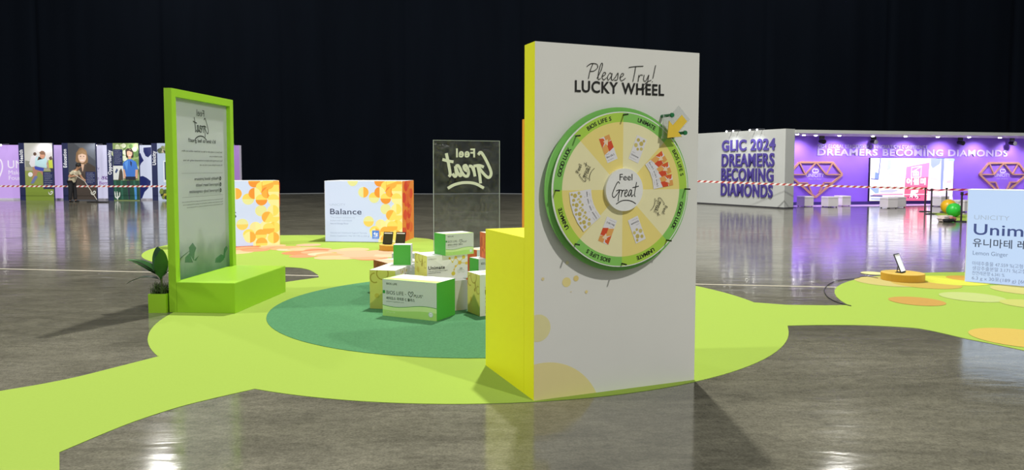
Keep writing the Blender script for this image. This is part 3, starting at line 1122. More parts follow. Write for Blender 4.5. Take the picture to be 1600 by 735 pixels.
def uni_front(word=True, kor=False):
    def fn(a, w, h):
        a.rect(0, 0, w, h, 'DEDFDB')
        a.poly([(w * 0.05, h), (w * 0.45, h * 0.5), (w * 0.75, h)], 'E9E9E6')
        pts = [(0.55, 0.86), (0.62, 0.70), (0.70, 0.88), (0.80, 0.66), (0.90, 0.88), (0.70, 0.52), (0.66, 0.38), (0.64, 0.22), (0.97, 0.62)]
        for i, j in ((0, 1), (1, 2), (2, 3), (3, 4), (3, 5), (5, 6), (6, 7), (3, 8)):
            a.stroke([(pts[i][0] * w, pts[i][1] * h), (pts[j][0] * w, pts[j][1] * h)], h * 0.03, 'D9C766', smooth=False)
        for i, p in enumerate(pts):
            a.disc(p[0] * w, p[1] * h, h * [0.05, 0.035, 0.06, 0.08, 0.075, 0.045, 0.03, 0.085, 0.06][i], ['D8B83C', 'D2C23E', 'E2BE40'][i % 3])
        if word:
            a.text('UNICITY', w * 0.03, h * 0.84, h * 0.05, '9A9A98', w=w * 0.2)
            a.text('Unimate', w * 0.03, h * 0.44, h * 0.14, '23252A', w=w * 0.40, bold=0.022)
            a.text('Yerba mate extract powder to support', w * 0.03, h * 0.36, h * 0.035, '3A3C40', w=w * 0.47, bold=0.02)
            a.text('mood and focus', w * 0.03, h * 0.29, h * 0.035, '3A3C40', w=w * 0.30, bold=0.02)
            for dx, dy in ((0.83, 0.40), (0.78, 0.30), (0.88, 0.30)):
                a.ring(w * dx, h * dy, h * 0.05, h * 0.058, '8FA08C')
            a.stroke([(w * 0.815, h * 0.41), (w * 0.83, h * 0.375), (w * 0.85, h * 0.43)], h * 0.016, '3E5A3C', smooth=False)
        if kor:
            a.text('UNICITY', w * 0.09, h * 0.66, h * 0.05, '8A8A8A', w=w * 0.2)
            a.text('Unimate', w * 0.09, h * 0.50, h * 0.13, '23252A', w=w * 0.52, bold=0.022)
            a.text('\uc720\ub2c8\ub9c8\ud14c \ub808\ubaac', w * 0.09, h * 0.40, h * 0.075, '23252A', w=w * 0.55, bold=0.015)
            a.text('Lemon Ginger', w * 0.09, h * 0.33, h * 0.03, '55575A', w=w * 0.25)
            for i in range(4):
                a.text(['\ub9c8\ud14c\ucd94\ucd9c\ubb3c 47.559 %', '\uc0dd\uac15\ucd94\ucd9c\ubd84\ub9d0 3.171 %', '\ucc9c\uc5f0\ub808\ubaac\ud5a5 6.341 %', '6.3 g x 30'][i], w * 0.09, h * (0.20 - 0.045 * i), h * 0.03, '55575A', w=w * (0.4 - 0.04 * i))
    return fn


def uni_top(a, w, h):
    a.rect(0, 0, w, h, 'EDEDE8')
    for i in range(4):
        a.disc(w * (0.25 + 0.2 * (i % 2)), h * (0.2 + 0.2 * i), w * 0.10, ['C9BF8A', 'B9A8A0', 'D7CF9A', 'C2A97A'][i], ry=w * 0.06)
    a.text('Unimate', w * 0.5, h * 0.35, w * 0.12, '8C8C88', w=w * 0.36)


def uni_side(a, w, h):
    a.rect(0, 0, w, h, 'DADAD8')
    for cx, hx in ((0.30, 'A8744A'), (0.48, 'A8744A')):
        a.ring(w * cx, h * 0.74, w * 0.045, w * 0.06, hx)
        a.stroke([(w * (cx - 0.05), h * 0.98), (w * cx, h * 0.84)], w * 0.02, 'C9A060', smooth=False)
        a.disc(w * (cx + 0.06), h * 0.90, w * 0.03, 'C9B45A')


def petals(a, w, h):
    a.rect(0, 0, w, h, boxo)
    r = random.Random(4)
    for i in range(16):
        a.disc(r.uniform(0, w), r.uniform(0, h), min(w, h) * 0.16, ['C8502A', 'E07A34', 'B84A22', 'D86830'][i % 4], ry=min(w, h) * 0.3, n=20)


def orange_front(a, w, h):
    a.rect(0, 0, w, h, 'E4E4E2')
    for i, (x, y) in enumerate(((0.9, 0.9), (0.75, 0.75), (0.92, 0.6), (0.8, 0.42), (0.93, 0.25))):
        a.split(x * w, y * h, h * 0.13, ['F2B24A', 'EE8A3A', 'F4D060'][i % 3], 'F0C870', 90 * i)
    a.text('Bios Life S', w * 0.06, h * 0.46, h * 0.12, '2E3034', w=w * 0.42, bold=0.015)
    a.text('UNICITY', w * 0.06, h * 0.64, h * 0.05, '8A8A8A', w=w * 0.2)


def pale_top(a, w, h):
    a.rect(0, 0, w, h, 'EDEBE6')
    a.poly([(0, 0), (w * 0.9, 0), (w * 0.25, h), (0, h)], 'F2C8A4')


ZB = ZG + 0.001
carton('large green and white box in front of the heap, green end to the right', -1.365, 7.58, ZB, -25.5, 0.665, 0.37, 0.39,
       dict(front=bios_front(), right=green_side, left=green_side, top=bios_top))
carton('pale yellow box with molecule rings behind the front box, leftmost of the heap', -1.576, 7.965, ZB, -11.9, 0.30, 0.64, 0.43,
       dict(front=uni_yellow(3), right=uni_side, left=uni_side, top=uni_top))
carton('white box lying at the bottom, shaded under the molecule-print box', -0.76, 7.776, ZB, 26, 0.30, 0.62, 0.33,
       dict(front=plain('BDBCB6'), right=plain('D8D8D4'), top=plain('E4E4E0')))  # front greyed: shade under the overhanging box put into its colour
carton('white box with golden molecule print carrying a green ended box', -0.925, 7.835, ZB + 0.331, 28, 0.485, 0.38, 0.268,
       dict(front=uni_front(), left=uni_yellow(5), top=plain('E4E4E0'), right=plain('D8D8D4')))
carton('topmost green ended white box with a heart, on the molecule box', -0.725, 7.87, ZB + 0.600, 35, 0.36, 0.25, 0.236,
       dict(front=bios_front(), left=green_side, right=green_side, top=bios_top))
carton('small box showing its plain green end on top of the yellow box', -1.377, 8.36, ZB + 0.431, 0.6, 0.20, 0.17, 0.235,
       dict(front=green_side, right=plain('E2E4E0'), top=plain('F0F1EC'), back=green_side))
carton('low box with a dark orange side at the back left of the heap', -1.506, 8.765, ZB, 34.4, 0.46, 0.44, 0.395,
       dict(left=petals, front=orange_front, top=pale_top))
carton('yellow sided white box with black lettering beside the counter', -0.336, 7.538, ZB, 28.3, 0.66, 0.306, 0.437,
       dict(left=uni_yellow(8), front=uni_front(False, True), top=uni_top))
carton('green sided box half hidden behind the yellow one by the counter', -0.39, 8.42, ZB, 35, 0.45, 0.20, 0.495,
       dict(left=green_side, front=bios_front(), top=plain('EDEFE9')))
carton('orange box standing on the green sided box by the counter', -0.305, 8.455, ZB + 0.497, 23, 0.30, 0.20, 0.30,
       dict(left=petals, front=orange_front, top=plain('F0D8C0')))
carton('orange and white box low behind the topmost box and the counter', -0.452, 9.30, ZB, 38, 0.36, 0.24, 0.50,
       dict(left=petals, front=orange_front, top=pale_top))
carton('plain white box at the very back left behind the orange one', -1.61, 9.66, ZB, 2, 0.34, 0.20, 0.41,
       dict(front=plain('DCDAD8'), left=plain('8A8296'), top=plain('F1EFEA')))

# ------------------------------------------------------------------ clear upright sheet with raised mirrored lettering
P0, P1 = Vector((-1.09, 10.03)), Vector((-0.175, 10.33))
sw = (P1 - P0).length
sang = math.atan2(P1.y - P0.y, P1.x - P0.x)
sh = thing('acrylic_sheet', 'clear upright sheet with pale mirrored brush lettering behind the boxes', 'clear sheet', (P0.x, P0.y, ZB), sang)
SHT = 1.945
film = clear_sheet('scuffed_film', 0.05, (0.90, 0.91, 0.91), (0.62, 0.64, 0.62), bump=0.6, bscale=7, rough=0.16, spread=0.9)
MB().box(0.006, 0, 0.04, sw - 0.006, 0.010, SHT - 0.006, film).build('sheet', sh)
edge = M('polished_edge', 'C9CEC8', 0.25, var=0.05, scale=4)
MB().box(0, -0.001, 0.04, 0.006, 0.011, SHT, edge).box(sw - 0.006, -0.001, 0.04, sw, 0.011, SHT, edge).box(0.006, -0.001, SHT - 0.006, sw - 0.006, 0.011, SHT, edge).build('edge', sh)
MB().box(-0.02, -0.09, 0, sw + 0.02, 0.10, 0.04, boxm).build('foot', sh, bevel=0.004)
sa = Art(sw, SHT, lambda a, b, o: (a, -o, b), step=0.0001, start=0.001)
sa.thick = 0.012
vinyl = M('pale_letter', 'F2F1DA', 0.4, var=0.03)
for st in GREAT:
    sa.stroke([(0.49 - (px - 1.05) * 0.338, 1.44 + py * 0.33) for px, py in st], 0.040, vinyl)
sa.text('Feel', 0.595, 1.712, 0.115, vinyl, w=0.272, mirror=True, bold=0.03)
sa.build('raised_lettering', sh)

# ================================================================== LIGHT BOXES
LB = 'D4E1F7'


def dots_print(a, off=0.0):
    """overlapping half-and-half discs climbing the right side"""
    o1, o2, y1, y2, pl_ = 'F79A34', 'FDB544', 'FFE166', 'FFF09A', 'EDEB9C'
    a.rect(1.50 + off, 0.0, 1.70 + off, 1.35, 'FFF0A0')
    a.poly([(1.20 + off, 1.35), (1.52 + off, 1.35), (1.52 + off, 0.85), (1.40 + off, 1.0)], 'FFEE98')
    a.poly([(1.16 + off, 0.30), (1.52 + off, 0.66), (1.52 + off, 0.0), (1.16 + off, 0.0)], 'FFF2A8')
    for x, y, c1, c2, an in ((1.32, 0.70, pl_, pl_, 0), (1.21, 0.37, y2, 'FBE99A', 90), (1.08, 0.23, pl_, y1, 0), (1.57, 0.57, y1, y2, 0), (1.57, 0.36, y1, 'FFD24E', 90), (1.55, 0.70, y1, y2, 90),
                             (1.44, 0.57, y1, o2, 60), (1.46, 0.34, o2, y1, 0), (1.31, 0.22, o2, y1, 180), (1.10, 0.18, o2, y2, 90), (1.32, 0.05, y1, o2, 0), (1.55, 0.15, o2, y1, 90),
                             (0.62, 1.29, pl_, pl_, 0), (0.85, 1.05, pl_, o2, -90), (1.08, 0.94, 'F9DB62', pl_, 180), (1.20, 1.28, o1, o2, 0), (1.57, 1.22, y1, o2, 0), (1.34, 1.17, o2, y1, 90),
                             (1.20, 1.05, o1, y2, -90), (1.33, 0.92, y1, o1, 180), (1.44, 1.06, o1, o2, 90), (1.57, 1.08, y2, y1, 0), (1.56, 0.92, y1, y2, 180), (1.46, 1.24, y1, o2, 200), (0.96, 0.44, 'FDD664', pl_, 0)):
        a.split(x + off, y, 0.112, c1, c2, an)
    a.disc(1.44 + off, 1.06, 0.112, 'F58A3A', n=12, a0=90, a1=180)


def lightbox(name, label, x, y, deg, W, D, H, front_fn, tone, side_fn=None, z=ZC):
    t = thing(name, label, 'light box', (x, y, z), R(deg))
    MB().box(0, 0, 0, W, D, H, M('light_box_case', 'E9ECEF', 0.5)).build('case', t, bevel=0.004)
    a = Art(W, H, box_face('front', W, D, H), step=0.0006, lit=0.86, start=0.001)
    a.rect(0.008, 0.008, W - 0.008, H - 0.008, tone)
    front_fn(a, W, H)
    a.build('lit_face', t)
    if side_fn:
        a = Art(D, H, box_face('right', W, D, H), step=0.0006, lit=0.62, start=0.001)
        side_fn(a, D, H)
        a.build('lit_side', t)
    return t


GRY, TXT = 'AEBACB', '3C4560'


def bal_face(a, W, H):
    dots_print(a)
    a.text('UNICITY', 0.125, 0.765, 0.045, 'B4C0D0', w=0.34)
    a.text('Balance', 0.13, 0.585, 0.115, TXT, w=0.68, bold=0.008)
    a.text('The smart solution to', 0.13, 0.500, 0.042, GRY, w=0.54)
    a.text('balanced nutrition', 0.13, 0.435, 0.042, GRY, w=0.47)
    a.text('Natural Orange Flavor', 0.13, 0.375, 0.028, '7A86A0', w=0.40)
    a.text('Glucose and Cholesterol Support* Formula', 0.13, 0.180, 0.030, '9FABC0', w=0.79)
    a.text('Dietary Supplement | Net Wt 7.93 oz (225 g)', 0.13, 0.115, 0.030, '9FABC0', w=0.84)
    a.rect(1.035, 0.075, 1.185, 0.25, '5A8BE0')
    a.text('4g', 1.11, 0.155, 0.06, 'F2F6FF', align='c', bold=0.04)
    a.text('FIBER', 1.11, 0.115, 0.022, 'F2F6FF', w=0.09, align='c', bold=0.02)
    a.text('PER SERVING', 1.11, 0.09, 0.012, 'F2F6FF', w=0.09, align='c')


def bal_side(a, W, H):
    a.rect(0, 0, W, H, 'F59236')
    r = random.Random(3)
    for i in range(26):
        a.disc(r.uniform(0, W * 0.72), H * (i + 0.5) / 26 + r.uniform(-0.05, 0.05), 0.16, ['E8562C', 'EE6C2E', 'F07A30', 'E2482A'][i % 4], ry=0.11, n=20)


lightbox('light_box', 'glowing white light box reading Balance with yellow and orange discs', -3.957, 15.267, -6.0, 1.674, 1.0, 1.288, bal_face, LB, bal_side)


def s_face(a, W, H):
    dots_print(a, 0.0)
    a.text('UNICITY', 0.16, 0.765, 0.045, 'B4C0D0', w=0.34)
    a.text('Bios Life S', 0.13, 0.575, 0.115, TXT, w=0.72, bold=0.008)
    a.text('The smart solution to', 0.13, 0.665, 0.036, GRY, w=0.6)
    a.text('balanced nutrition', 0.13, 0.50, 0.036, GRY, w=0.5)


lightbox('light_box', 'glowing light box half hidden behind the frosted frame, orange discs at right', -6.20, 13.862, 27.0, 1.674, 0.50, 1.305, s_face, LB, bal_side)


def uni_face(a, W, H):
    B = '3E4C86'
    a.text('UNICITY', 0.085, 0.872, 0.060, 'A9B8CE', w=0.40)
    a.text('Unimate', 0.085, 0.665, 0.145, B, w=0.90, bold=0.01)
    a.text('\uc720\ub2c8\ub9c8\ud14c \ub808\ubaac \uc9c4\uc800', 0.08, 0.505, 0.088, '3A4258', w=0.98, bold=0.01)
    a.text('Lemon Ginger', 0.085, 0.385, 0.055, '7787A4', w=0.40)
    for i, ln in enumerate(['\ub9c8\ud14c\ucd94\ucd9c\ubb3c 47.559 %(\uace0\ud615\ubd84 20 %)', '\uc0dd\uac15\ucd94\ucd9c\ubd84\ub9d0 3.171 %(\uace0\ud615\ubd84 80 %)', '\ucc9c\uc5f0\ub808\ubaac\ud5a5 6.341 %', '6.3 g x 30\ud3ec(189 g) [600 kcal]']):
        a.text(ln, 0.085, 0.245 - i * 0.067, 0.043, '7F8CA6', w=[0.76, 0.80, 0.37, 0.78][i])
    for i, (x, y, r_) in enumerate(((1.1, 1.15, 0.07), (1.25, 1.0, 0.09), (1.4, 1.15, 0.1), (1.45, 0.85, 0.09), (1.55, 0.4, 0.1))):
        a.disc(x, y, r_, ['F2E27A', 'E8DC6A', 'F6E88E'][i % 3])


lightbox('light_box', 'glowing white light box with blue lettering cut off at the right edge', 6.267, 9.949, -38.0, 1.70, 0.40, 1.282, uni_face, 'BFD5FA', None)

# ------------------------------------------------------------------ round stands with tablets
stand_y = M('yellow_stand', 'C89A2E', 0.5, var=0.06, scale=5)
screen_d = M('dark_screen', '3A3A24', 0.12, var=0.3, scale=5)
bezel = M('black_bezel', '141518', 0.35)
lit_scr = backlit('F2F4F8', 0.9)


def stand(label, x, y, r=0.277, h=0.10):
    t = thing('tablet_stand', label, 'stand', (x, y, ZC + 0.003), 0)
    MB().cone((0, 0, 0), (0, 0, h), r, r, stand_y, n=48).build('base', t, bevel=0.003)
    m = MB()
    for k in range(1):
        m.cone((0, 0, h), (0, 0, h + 0.002), r * 0.985, r * 0.985, M('stand_top', 'D2B04C', 0.45), n=48)
    m.build('top', t)
    return t


def tablet(label, x, y, z, yaw, lean, W, H, lit, group=None):
    t = thing('tablet', label, 'tablet', (x, y, z), yaw, group)
    ca, sa_ = cos(lean), sin(lean)

    def tilt(m):
        m.v = [(px, py * ca + pz * sa_, -py * sa_ + pz * ca) for px, py, pz in m.v]
        return m
    tilt(MB().box(-W / 2, -0.006, 0.006, W / 2, 0.006, H, bezel)).build('case', t, bevel=0.003)
    sc_ = tilt(MB().box(-W / 2 + 0.012, -0.0072, 0.02, W / 2 - 0.012, -0.0062, H - 0.014, lit_scr if lit else screen_d)).build('screen', t)
    tilt(MB().box(-W / 2 + 0.016, -0.0082, H - 0.036, W / 2 - 0.016, -0.0073, H - 0.018, ink('E8E8E0'))).build('status_bar', sc_)
    MB().box(-W * 0.3, -0.012, 0.0, W * 0.3, 0.09, 0.006, bezel).tube([(0, 0.085, 0.004), (0, 0.012 + H * 0.55 * sa_, H * 0.55 * ca)], 0.006, bezel).build('easel', t)
    return t


stand('yellow round stand holding two tablets before the light box with orange side', -2.25, 13.75)
tablet('left tablet of the pair on the yellow stand, dark screen', -2.37, 13.70, ZC + 0.1055, R(-14), R(16), 0.195, 0.245, False)
tablet('right tablet of the pair on the yellow stand, dark screen', -2.125, 13.67, ZC + 0.1055, R(-14), R(16), 0.195, 0.245, False)
stand('yellow round stand on the right carpet holding one tilted tablet', 5.49, 10.10)
tablet('single tablet seen nearly edge on, on the right yellow stand', 5.49, 10.08, ZC + 0.1055, R(44), R(22), 0.20, 0.28, True)
cab = MB().tube(smooth_path([(5.25, 10.22), (5.12, 10.26), (5.0, 10.15)], 6) and [(x, y, 0.008) for x, y in smooth_path([(5.215, 10.24), (5.14, 10.40), (5.03, 10.36), (4.90, 10.22), (4.5, 9.97), (4.1, 9.4), (3.86, 8.8), (3.80, 8.4), (3.86, 8.16)], 8)], 0.005, bezel, n=6)
tag(cab.build('power_cable', smooth=True), 'thin black cable running from the right yellow stand along the carpet edge', 'cable')

# ================================================================== LEFT EXHIBITION WALL
YW = 34.6
XW0, XW1, HW = -31.0, -13.0, 2.62
wall = thing('exhibition_wall', 'long lilac wall behind the photo banners at left', 'wall', (XW0, YW, 0), 0)
WL = XW1 - XW0
case = M('wall_board', 'D8D2EA', 0.6)
MB().box(0, 0, 0.08, WL, 0.25, HW, case).build('wall_body', wall)
MB().box(0, -0.06, 0, WL, 0.25, 0.08, M('skirting', 'D0CCDA', 0.5)).build('skirting', wall)
wx = lambda px: (px - 800) * YW / 1131 - XW0          # photo columns to metres along this wall
wz = lambda py: EYE - (py - 262.3) * YW / 1131
wf = Art(WL, HW, box_face('front', WL, 0.25, HW), step=0.0008, start=0.002, lit=0.74)  # even lilac light on the wall put into the print as glow
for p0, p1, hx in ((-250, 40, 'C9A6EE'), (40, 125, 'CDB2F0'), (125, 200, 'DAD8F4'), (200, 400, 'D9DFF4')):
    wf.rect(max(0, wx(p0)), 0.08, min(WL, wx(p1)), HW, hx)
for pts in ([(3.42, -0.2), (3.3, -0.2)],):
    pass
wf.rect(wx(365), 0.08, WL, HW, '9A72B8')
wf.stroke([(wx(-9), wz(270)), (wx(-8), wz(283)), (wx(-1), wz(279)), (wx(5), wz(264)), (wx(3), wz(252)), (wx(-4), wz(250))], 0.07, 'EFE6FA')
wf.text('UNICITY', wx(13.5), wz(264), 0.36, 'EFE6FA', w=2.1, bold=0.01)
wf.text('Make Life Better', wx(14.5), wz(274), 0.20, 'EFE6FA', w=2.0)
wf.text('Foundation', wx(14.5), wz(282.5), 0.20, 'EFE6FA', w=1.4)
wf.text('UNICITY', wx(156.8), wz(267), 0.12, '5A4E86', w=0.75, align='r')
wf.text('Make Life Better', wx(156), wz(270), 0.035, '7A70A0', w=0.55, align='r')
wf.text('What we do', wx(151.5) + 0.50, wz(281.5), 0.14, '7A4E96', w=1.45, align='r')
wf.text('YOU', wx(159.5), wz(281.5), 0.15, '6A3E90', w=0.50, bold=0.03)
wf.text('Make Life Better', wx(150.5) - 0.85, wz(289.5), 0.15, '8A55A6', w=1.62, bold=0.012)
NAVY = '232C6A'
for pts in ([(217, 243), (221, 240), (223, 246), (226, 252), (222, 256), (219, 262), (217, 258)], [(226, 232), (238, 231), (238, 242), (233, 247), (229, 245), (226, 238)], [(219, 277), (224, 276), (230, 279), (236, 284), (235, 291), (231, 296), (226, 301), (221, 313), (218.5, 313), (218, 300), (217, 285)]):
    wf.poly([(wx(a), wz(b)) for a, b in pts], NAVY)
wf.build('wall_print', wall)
bulbm = M('lamp_glass', 'FFFFFF', 0.3, emit=16.0)
armm = M('lamp_arm', '6A6C72', 0.4, metal=0.5)
for px, col in ((-60, (0.85, 0.75, 1)), (14, (0.88, 0.78, 1)), (83, (0.90, 0.82, 1)), (160, (0.88, 0.92, 1)), (222, (0.9, 0.94, 1)), (300, (0.9, 0.94, 1)), (366, (0.9, 0.85, 1))):
    x = wx(px)
    b = MB().tube([(x, 0.1, HW), (x, 0.1, HW + 0.05), (x, -0.42, HW + 0.02)], 0.018, armm).build('spotlight', wall)
    MB().sphere((x, -0.45, HW - 0.02), 0.042, bulbm, 12, 8).build('bulb', b)
    spot_lamp((XW0 + x, YW - 1.0, HW + 0.12), (XW0 + x, YW, 1.0), 26, 130, col, 0.05, 0.8)

YB = 34.05


def banner(px0, px1, pxs, label, word, draw):
    K = YB / 1131
    x0, W = (px0 - 800) * K, (px1 - px0) * K
    H = 2.695
    t = thing('photo_banner', label, 'banner', (x0, YB, 0), 0)
    MB().box(0, 0, 0, W, 0.10, H, M('navy_board', '1B2350', 0.6)).build('banner_body', t)
    a = Art(W, H, box_face('front', W, 0.1, H), step=0.0004, start=0.002)
    X = lambda px: (px - px0) * K
    Z = lambda py: EYE - (py - 262.3) * K
    draw(a, X, Z, X(pxs), W, H)
    a.text(word, X(pxs) * 0.76, Z({'Health': 256, 'Education': 263, 'Opportunity': 274, 'Unicity': 259}[word]), 0.155, 'E6E8F2', w={'Health': 0.62, 'Education': 0.86, 'Opportunity': 1.15, 'Unicity': 0.66}[word], rot=90, bold=0.035)
    a.build('print', t)
    return t


def small_print(a, x0, z0, x1, z1, lines=6):
    a.rect(x0, z0, x1, z1, '232B58')
    for i in range(lines):
        zz = z1 - (z1 - z0) * (i + 1) / (lines + 1.2)
        a.text('education and wellness programs for families', x0 + (x1 - x0) * 0.12, zz, (z1 - z0) * 0.045, 'C8CCE0', w=(x1 - x0) * (0.76 if i % 3 else 0.6))


def heart_mark(a, x, z, k):
    a.stroke([(x - k, z + 0.5 * k), (x - 0.7 * k, z - 0.4 * k), (x, z - 0.7 * k), (x + 0.9 * k, z), (x + k, z + 0.8 * k), (x + 0.4 * k, z + 0.9 * k), (x + 0.1 * k, z + 0.2 * k)], 0.04, 'E6E8E0')


def pp(a, X, Z, pts, hx):
    a.poly([(X(p), Z(q)) for p, q in pts], hx)


def d_health(a, X, Z, s, W, H):
    a.rect(s, 0, W, H, 'C9C9C2')
    a.rect(s, 0, W, Z(262), 'A9A68E')
    a.rect(s, 0, W, Z(268), '8E9A4E')
    a.rect(s, 0, W, Z(290), '7E9436')
    pp(a, X, Z, [(41, 262), (41, 252), (60, 256), (84, 250), (84, 266)], '8E9082')
    # player behind in white
    pp(a, X, Z, [(47, 257), (51, 245), (58, 244), (59, 256), (56, 263), (50, 262)], 'DCDADF')
    a.disc(X(56.5), Z(242), 0.08, '5A4436')
    pp(a, X, Z, [(52, 262), (56, 262), (55, 274), (52, 275)], 'B08A72')
    # player at right in yellow bib
    pp(a, X, Z, [(77, 252), (83, 250), (84, 264), (78, 264)], 'C7D24C')
    pp(a, X, Z, [(78, 248), (82, 245), (84, 250), (80, 252)], '5A4A40')
    pp(a, X, Z, [(79, 264), (84, 264), (84, 272), (82, 272)], '3A3A44')
    # girl kicking
    pp(a, X, Z, [(70.5, 280), (66, 264), (56, 261), (53, 272), (50, 284), (55, 284), (60, 270), (64, 270)], 'B4826A')
    pp(a, X, Z, [(55, 276), (60, 277), (53, 288), (48, 288)], '6E78A8')
    pp(a, X, Z, [(55, 261), (70, 264), (69, 269), (63, 268), (56, 266)], '3F4CB0')
    pp(a, X, Z, [(57, 248), (63, 245), (73, 247), (76, 254), (74, 264), (62, 262), (56, 260)], 'B9DADF')
    pp(a, X, Z, [(75, 253), (78, 262), (77, 266), (74, 258)], 'C39A80')
    pp(a, X, Z, [(62, 246), (60, 252), (63, 251), (65, 240), (71, 237), (73, 243), (71, 249), (67, 250)], '6A5040')
    a.disc(X(68), Z(244.5), 0.12, 'C08E70', ry=0.15)
    pp(a, X, Z, [(63, 240), (68, 236.5), (73, 240), (72, 243), (66, 243)], '7A5C46')
    a.disc(X(48.5), Z(274), 0.11, 'E8E8E6')
    small_print(a, X(68), Z(296.5), X(84), Z(269.5), 8)
    heart_mark(a, X(79), Z(303), 0.09)


def d_edu(a, X, Z, s, W, H):
    a.rect(s, 0, W, H, '4A4D55')
    a.poly([(X(118), H), (X(150), H), (X(150), Z(252))], '5E626A')
    pp(a, X, Z, [(109, 313), (109, 278), (118, 264), (128, 256), (140, 256), (150, 262), (151, 313)], '463C36')
    pp(a, X, Z, [(125, 257), (136, 257), (132, 266), (129.5, 270), (127, 264)], 'D9B49C')
    pp(a, X, Z, [(119.5, 253), (121, 240), (126, 233), (131, 232), (137, 237), (139, 249), (138.5, 255), (133, 258), (124, 257)], '8A6A4C')
    a.disc(X(130), Z(246.5), 0.19, 'E2BEA8', ry=0.27)
    pp(a, X, Z, [(123.5, 243.5), (125, 237), (131, 235), (136.5, 240), (136, 243.5), (130, 241.5)], '9A7A58')
    a.rect(X(127), Z(252), X(133), Z(251), 'F2E8E4')
    a.disc(X(127.6), Z(245.6), 0.025, '3A3030', n=10)
    a.disc(X(132.6), Z(245.6), 0.025, '3A3030', n=10)
    pp(a, X, Z, [(124, 258), (128, 258), (130, 271), (127, 276)], '524640')
    pp(a, X, Z, [(137, 257), (133, 258), (130, 271), (133, 276)], '524640')
    for k in range(4):
        a.disc(X(129.3), Z(274 + 6 * k), 0.018, '2A2420', n=8)
    small_print(a, X(134.5), Z(290), X(150), Z(269.5), 7)
    heart_mark(a, X(145.5), Z(303), 0.10)


def d_opp(a, X, Z, s, W, H):
    a.rect(s, 0, W, H, '8FA468')
    r = random.Random(2)
    for i in range(60):
        a.disc(X(r.uniform(180, 217)), Z(r.uniform(228, 280)), r.uniform(0.05, 0.16), ['A9B97E', 'C9D2A6', '6E8A4C', '5A7A42', 'DDE2C4'][i % 5], n=12)
    pp(a, X, Z, [(178, 283), (218, 283), (218, 313), (178, 313)], '1F4A3A')
    for k in range(4):
        pp(a, X, Z, [(179 + 10 * k, 283), (182 + 10 * k, 283), (183 + 10 * k, 313), (180 + 10 * k, 313)], '2C6350')
    pp(a, X, Z, [(198, 236), (201, 233), (207, 233), (210.5, 238), (210, 247), (199, 247)], '3A2C26')
    a.disc(X(204.5), Z(240.5), 0.125, 'D6A68C', ry=0.19)
    pp(a, X, Z, [(199, 238), (203, 234), (209, 236), (210, 240), (204, 237)], '3A2C26')
    a.rect(X(203), Z(244.4), X(206.5), Z(243.6), 'F4ECEA')
    pp(a, X, Z, [(202, 246), (207, 246), (206, 252), (203, 252)], 'CB9A82')
    pp(a, X, Z, [(192, 262), (195, 254), (202, 250), (207, 250), (214, 254), (217, 266), (213, 268), (213, 280), (197, 280), (197, 268)], '3E74C8')
    pp(a, X, Z, [(196, 256), (202, 251), (200, 268)], '5A92DE')
    pp(a, X, Z, [(205, 252), (208, 255), (207, 262), (205, 258)], '2A3A66')
    pp(a, X, Z, [(192, 264), (196, 266), (199, 280), (194, 280)], 'D2A48A')
    pp(a, X, Z, [(213, 266), (217, 266), (216, 280), (212, 280)], 'D2A48A')
    pp(a, X, Z, [(197, 277), (213, 277), (213, 282), (197, 282)], '1E2432')
    pp(a, X, Z, [(199, 283), (204, 283), (203, 313), (201, 313)], '2A3040')
    pp(a, X, Z, [(210, 292), (214, 292), (214, 313), (211, 313)], '4A90D8')
    small_print(a, X(179), Z(260), X(193.5), Z(234.5), 7)
    a.rect(X(178.3), Z(282), X(194), Z(260.3), 'D9DCDA')
    pp(a, X, Z, [(186, 282), (188, 268), (191, 264), (193, 270), (193.5, 282)], '4A423C')
    pp(a, X, Z, [(181, 270), (184, 264), (186, 267), (183, 272)], '3A4A78')
    a.stroke([(X(180), Z(301)), (X(181), Z(309)), (X(184), Z(310)), (X(187), Z(307)), (X(187.5), Z(302))], 0.05, 'E8ECE8')
    a.stroke([(X(183.5), Z(301)), (X(184), Z(313))], 0.05, 'E8ECE8', smooth=False)


def d_uni(a, X, Z, s, W, H):
    a.rect(s, 0, W, H, 'B9C6E2')
    r = random.Random(6)
    for i in range(14):
        a.disc(X(r.uniform(250, 262)), Z(r.uniform(229, 240)), 0.09, ['5A6448', '8A9468', '3A3A30', 'C2B49A'][i % 4], n=10)
    a.rect(X(256), Z(286), X(285), Z(252), 'DDE2EE')
    small_print(a, X(258), Z(282), X(282), Z(254), 6)
    for i in range(10):
        a.disc(X(r.uniform(252, 262)), Z(r.uniform(296, 310)), 0.10, ['7A8A3C', '4A5A30', 'B9A83C', '2A2E2A'][i % 4], n=10)


banner(31, 84, 40, 'photo banner of a girl kicking a football on grass', 'Health', d_health)
banner(98.5, 151, 108, 'photo banner with a portrait of a smiling woman in a dark shirt', 'Education', d_edu)
banner(168.5, 218, 178, 'photo banner of a woman in a bright blue polo shirt', 'Opportunity', d_opp)
banner(238, 288, 247, 'pale blue banner half hidden behind the lime frame', 'Unicity', d_uni)


# striped tape and posts ------------------------------------------------
red_t, white_t = M('red_tape', 'B4433C', 0.5), M('white_tape', 'EDE8E2', 0.5)


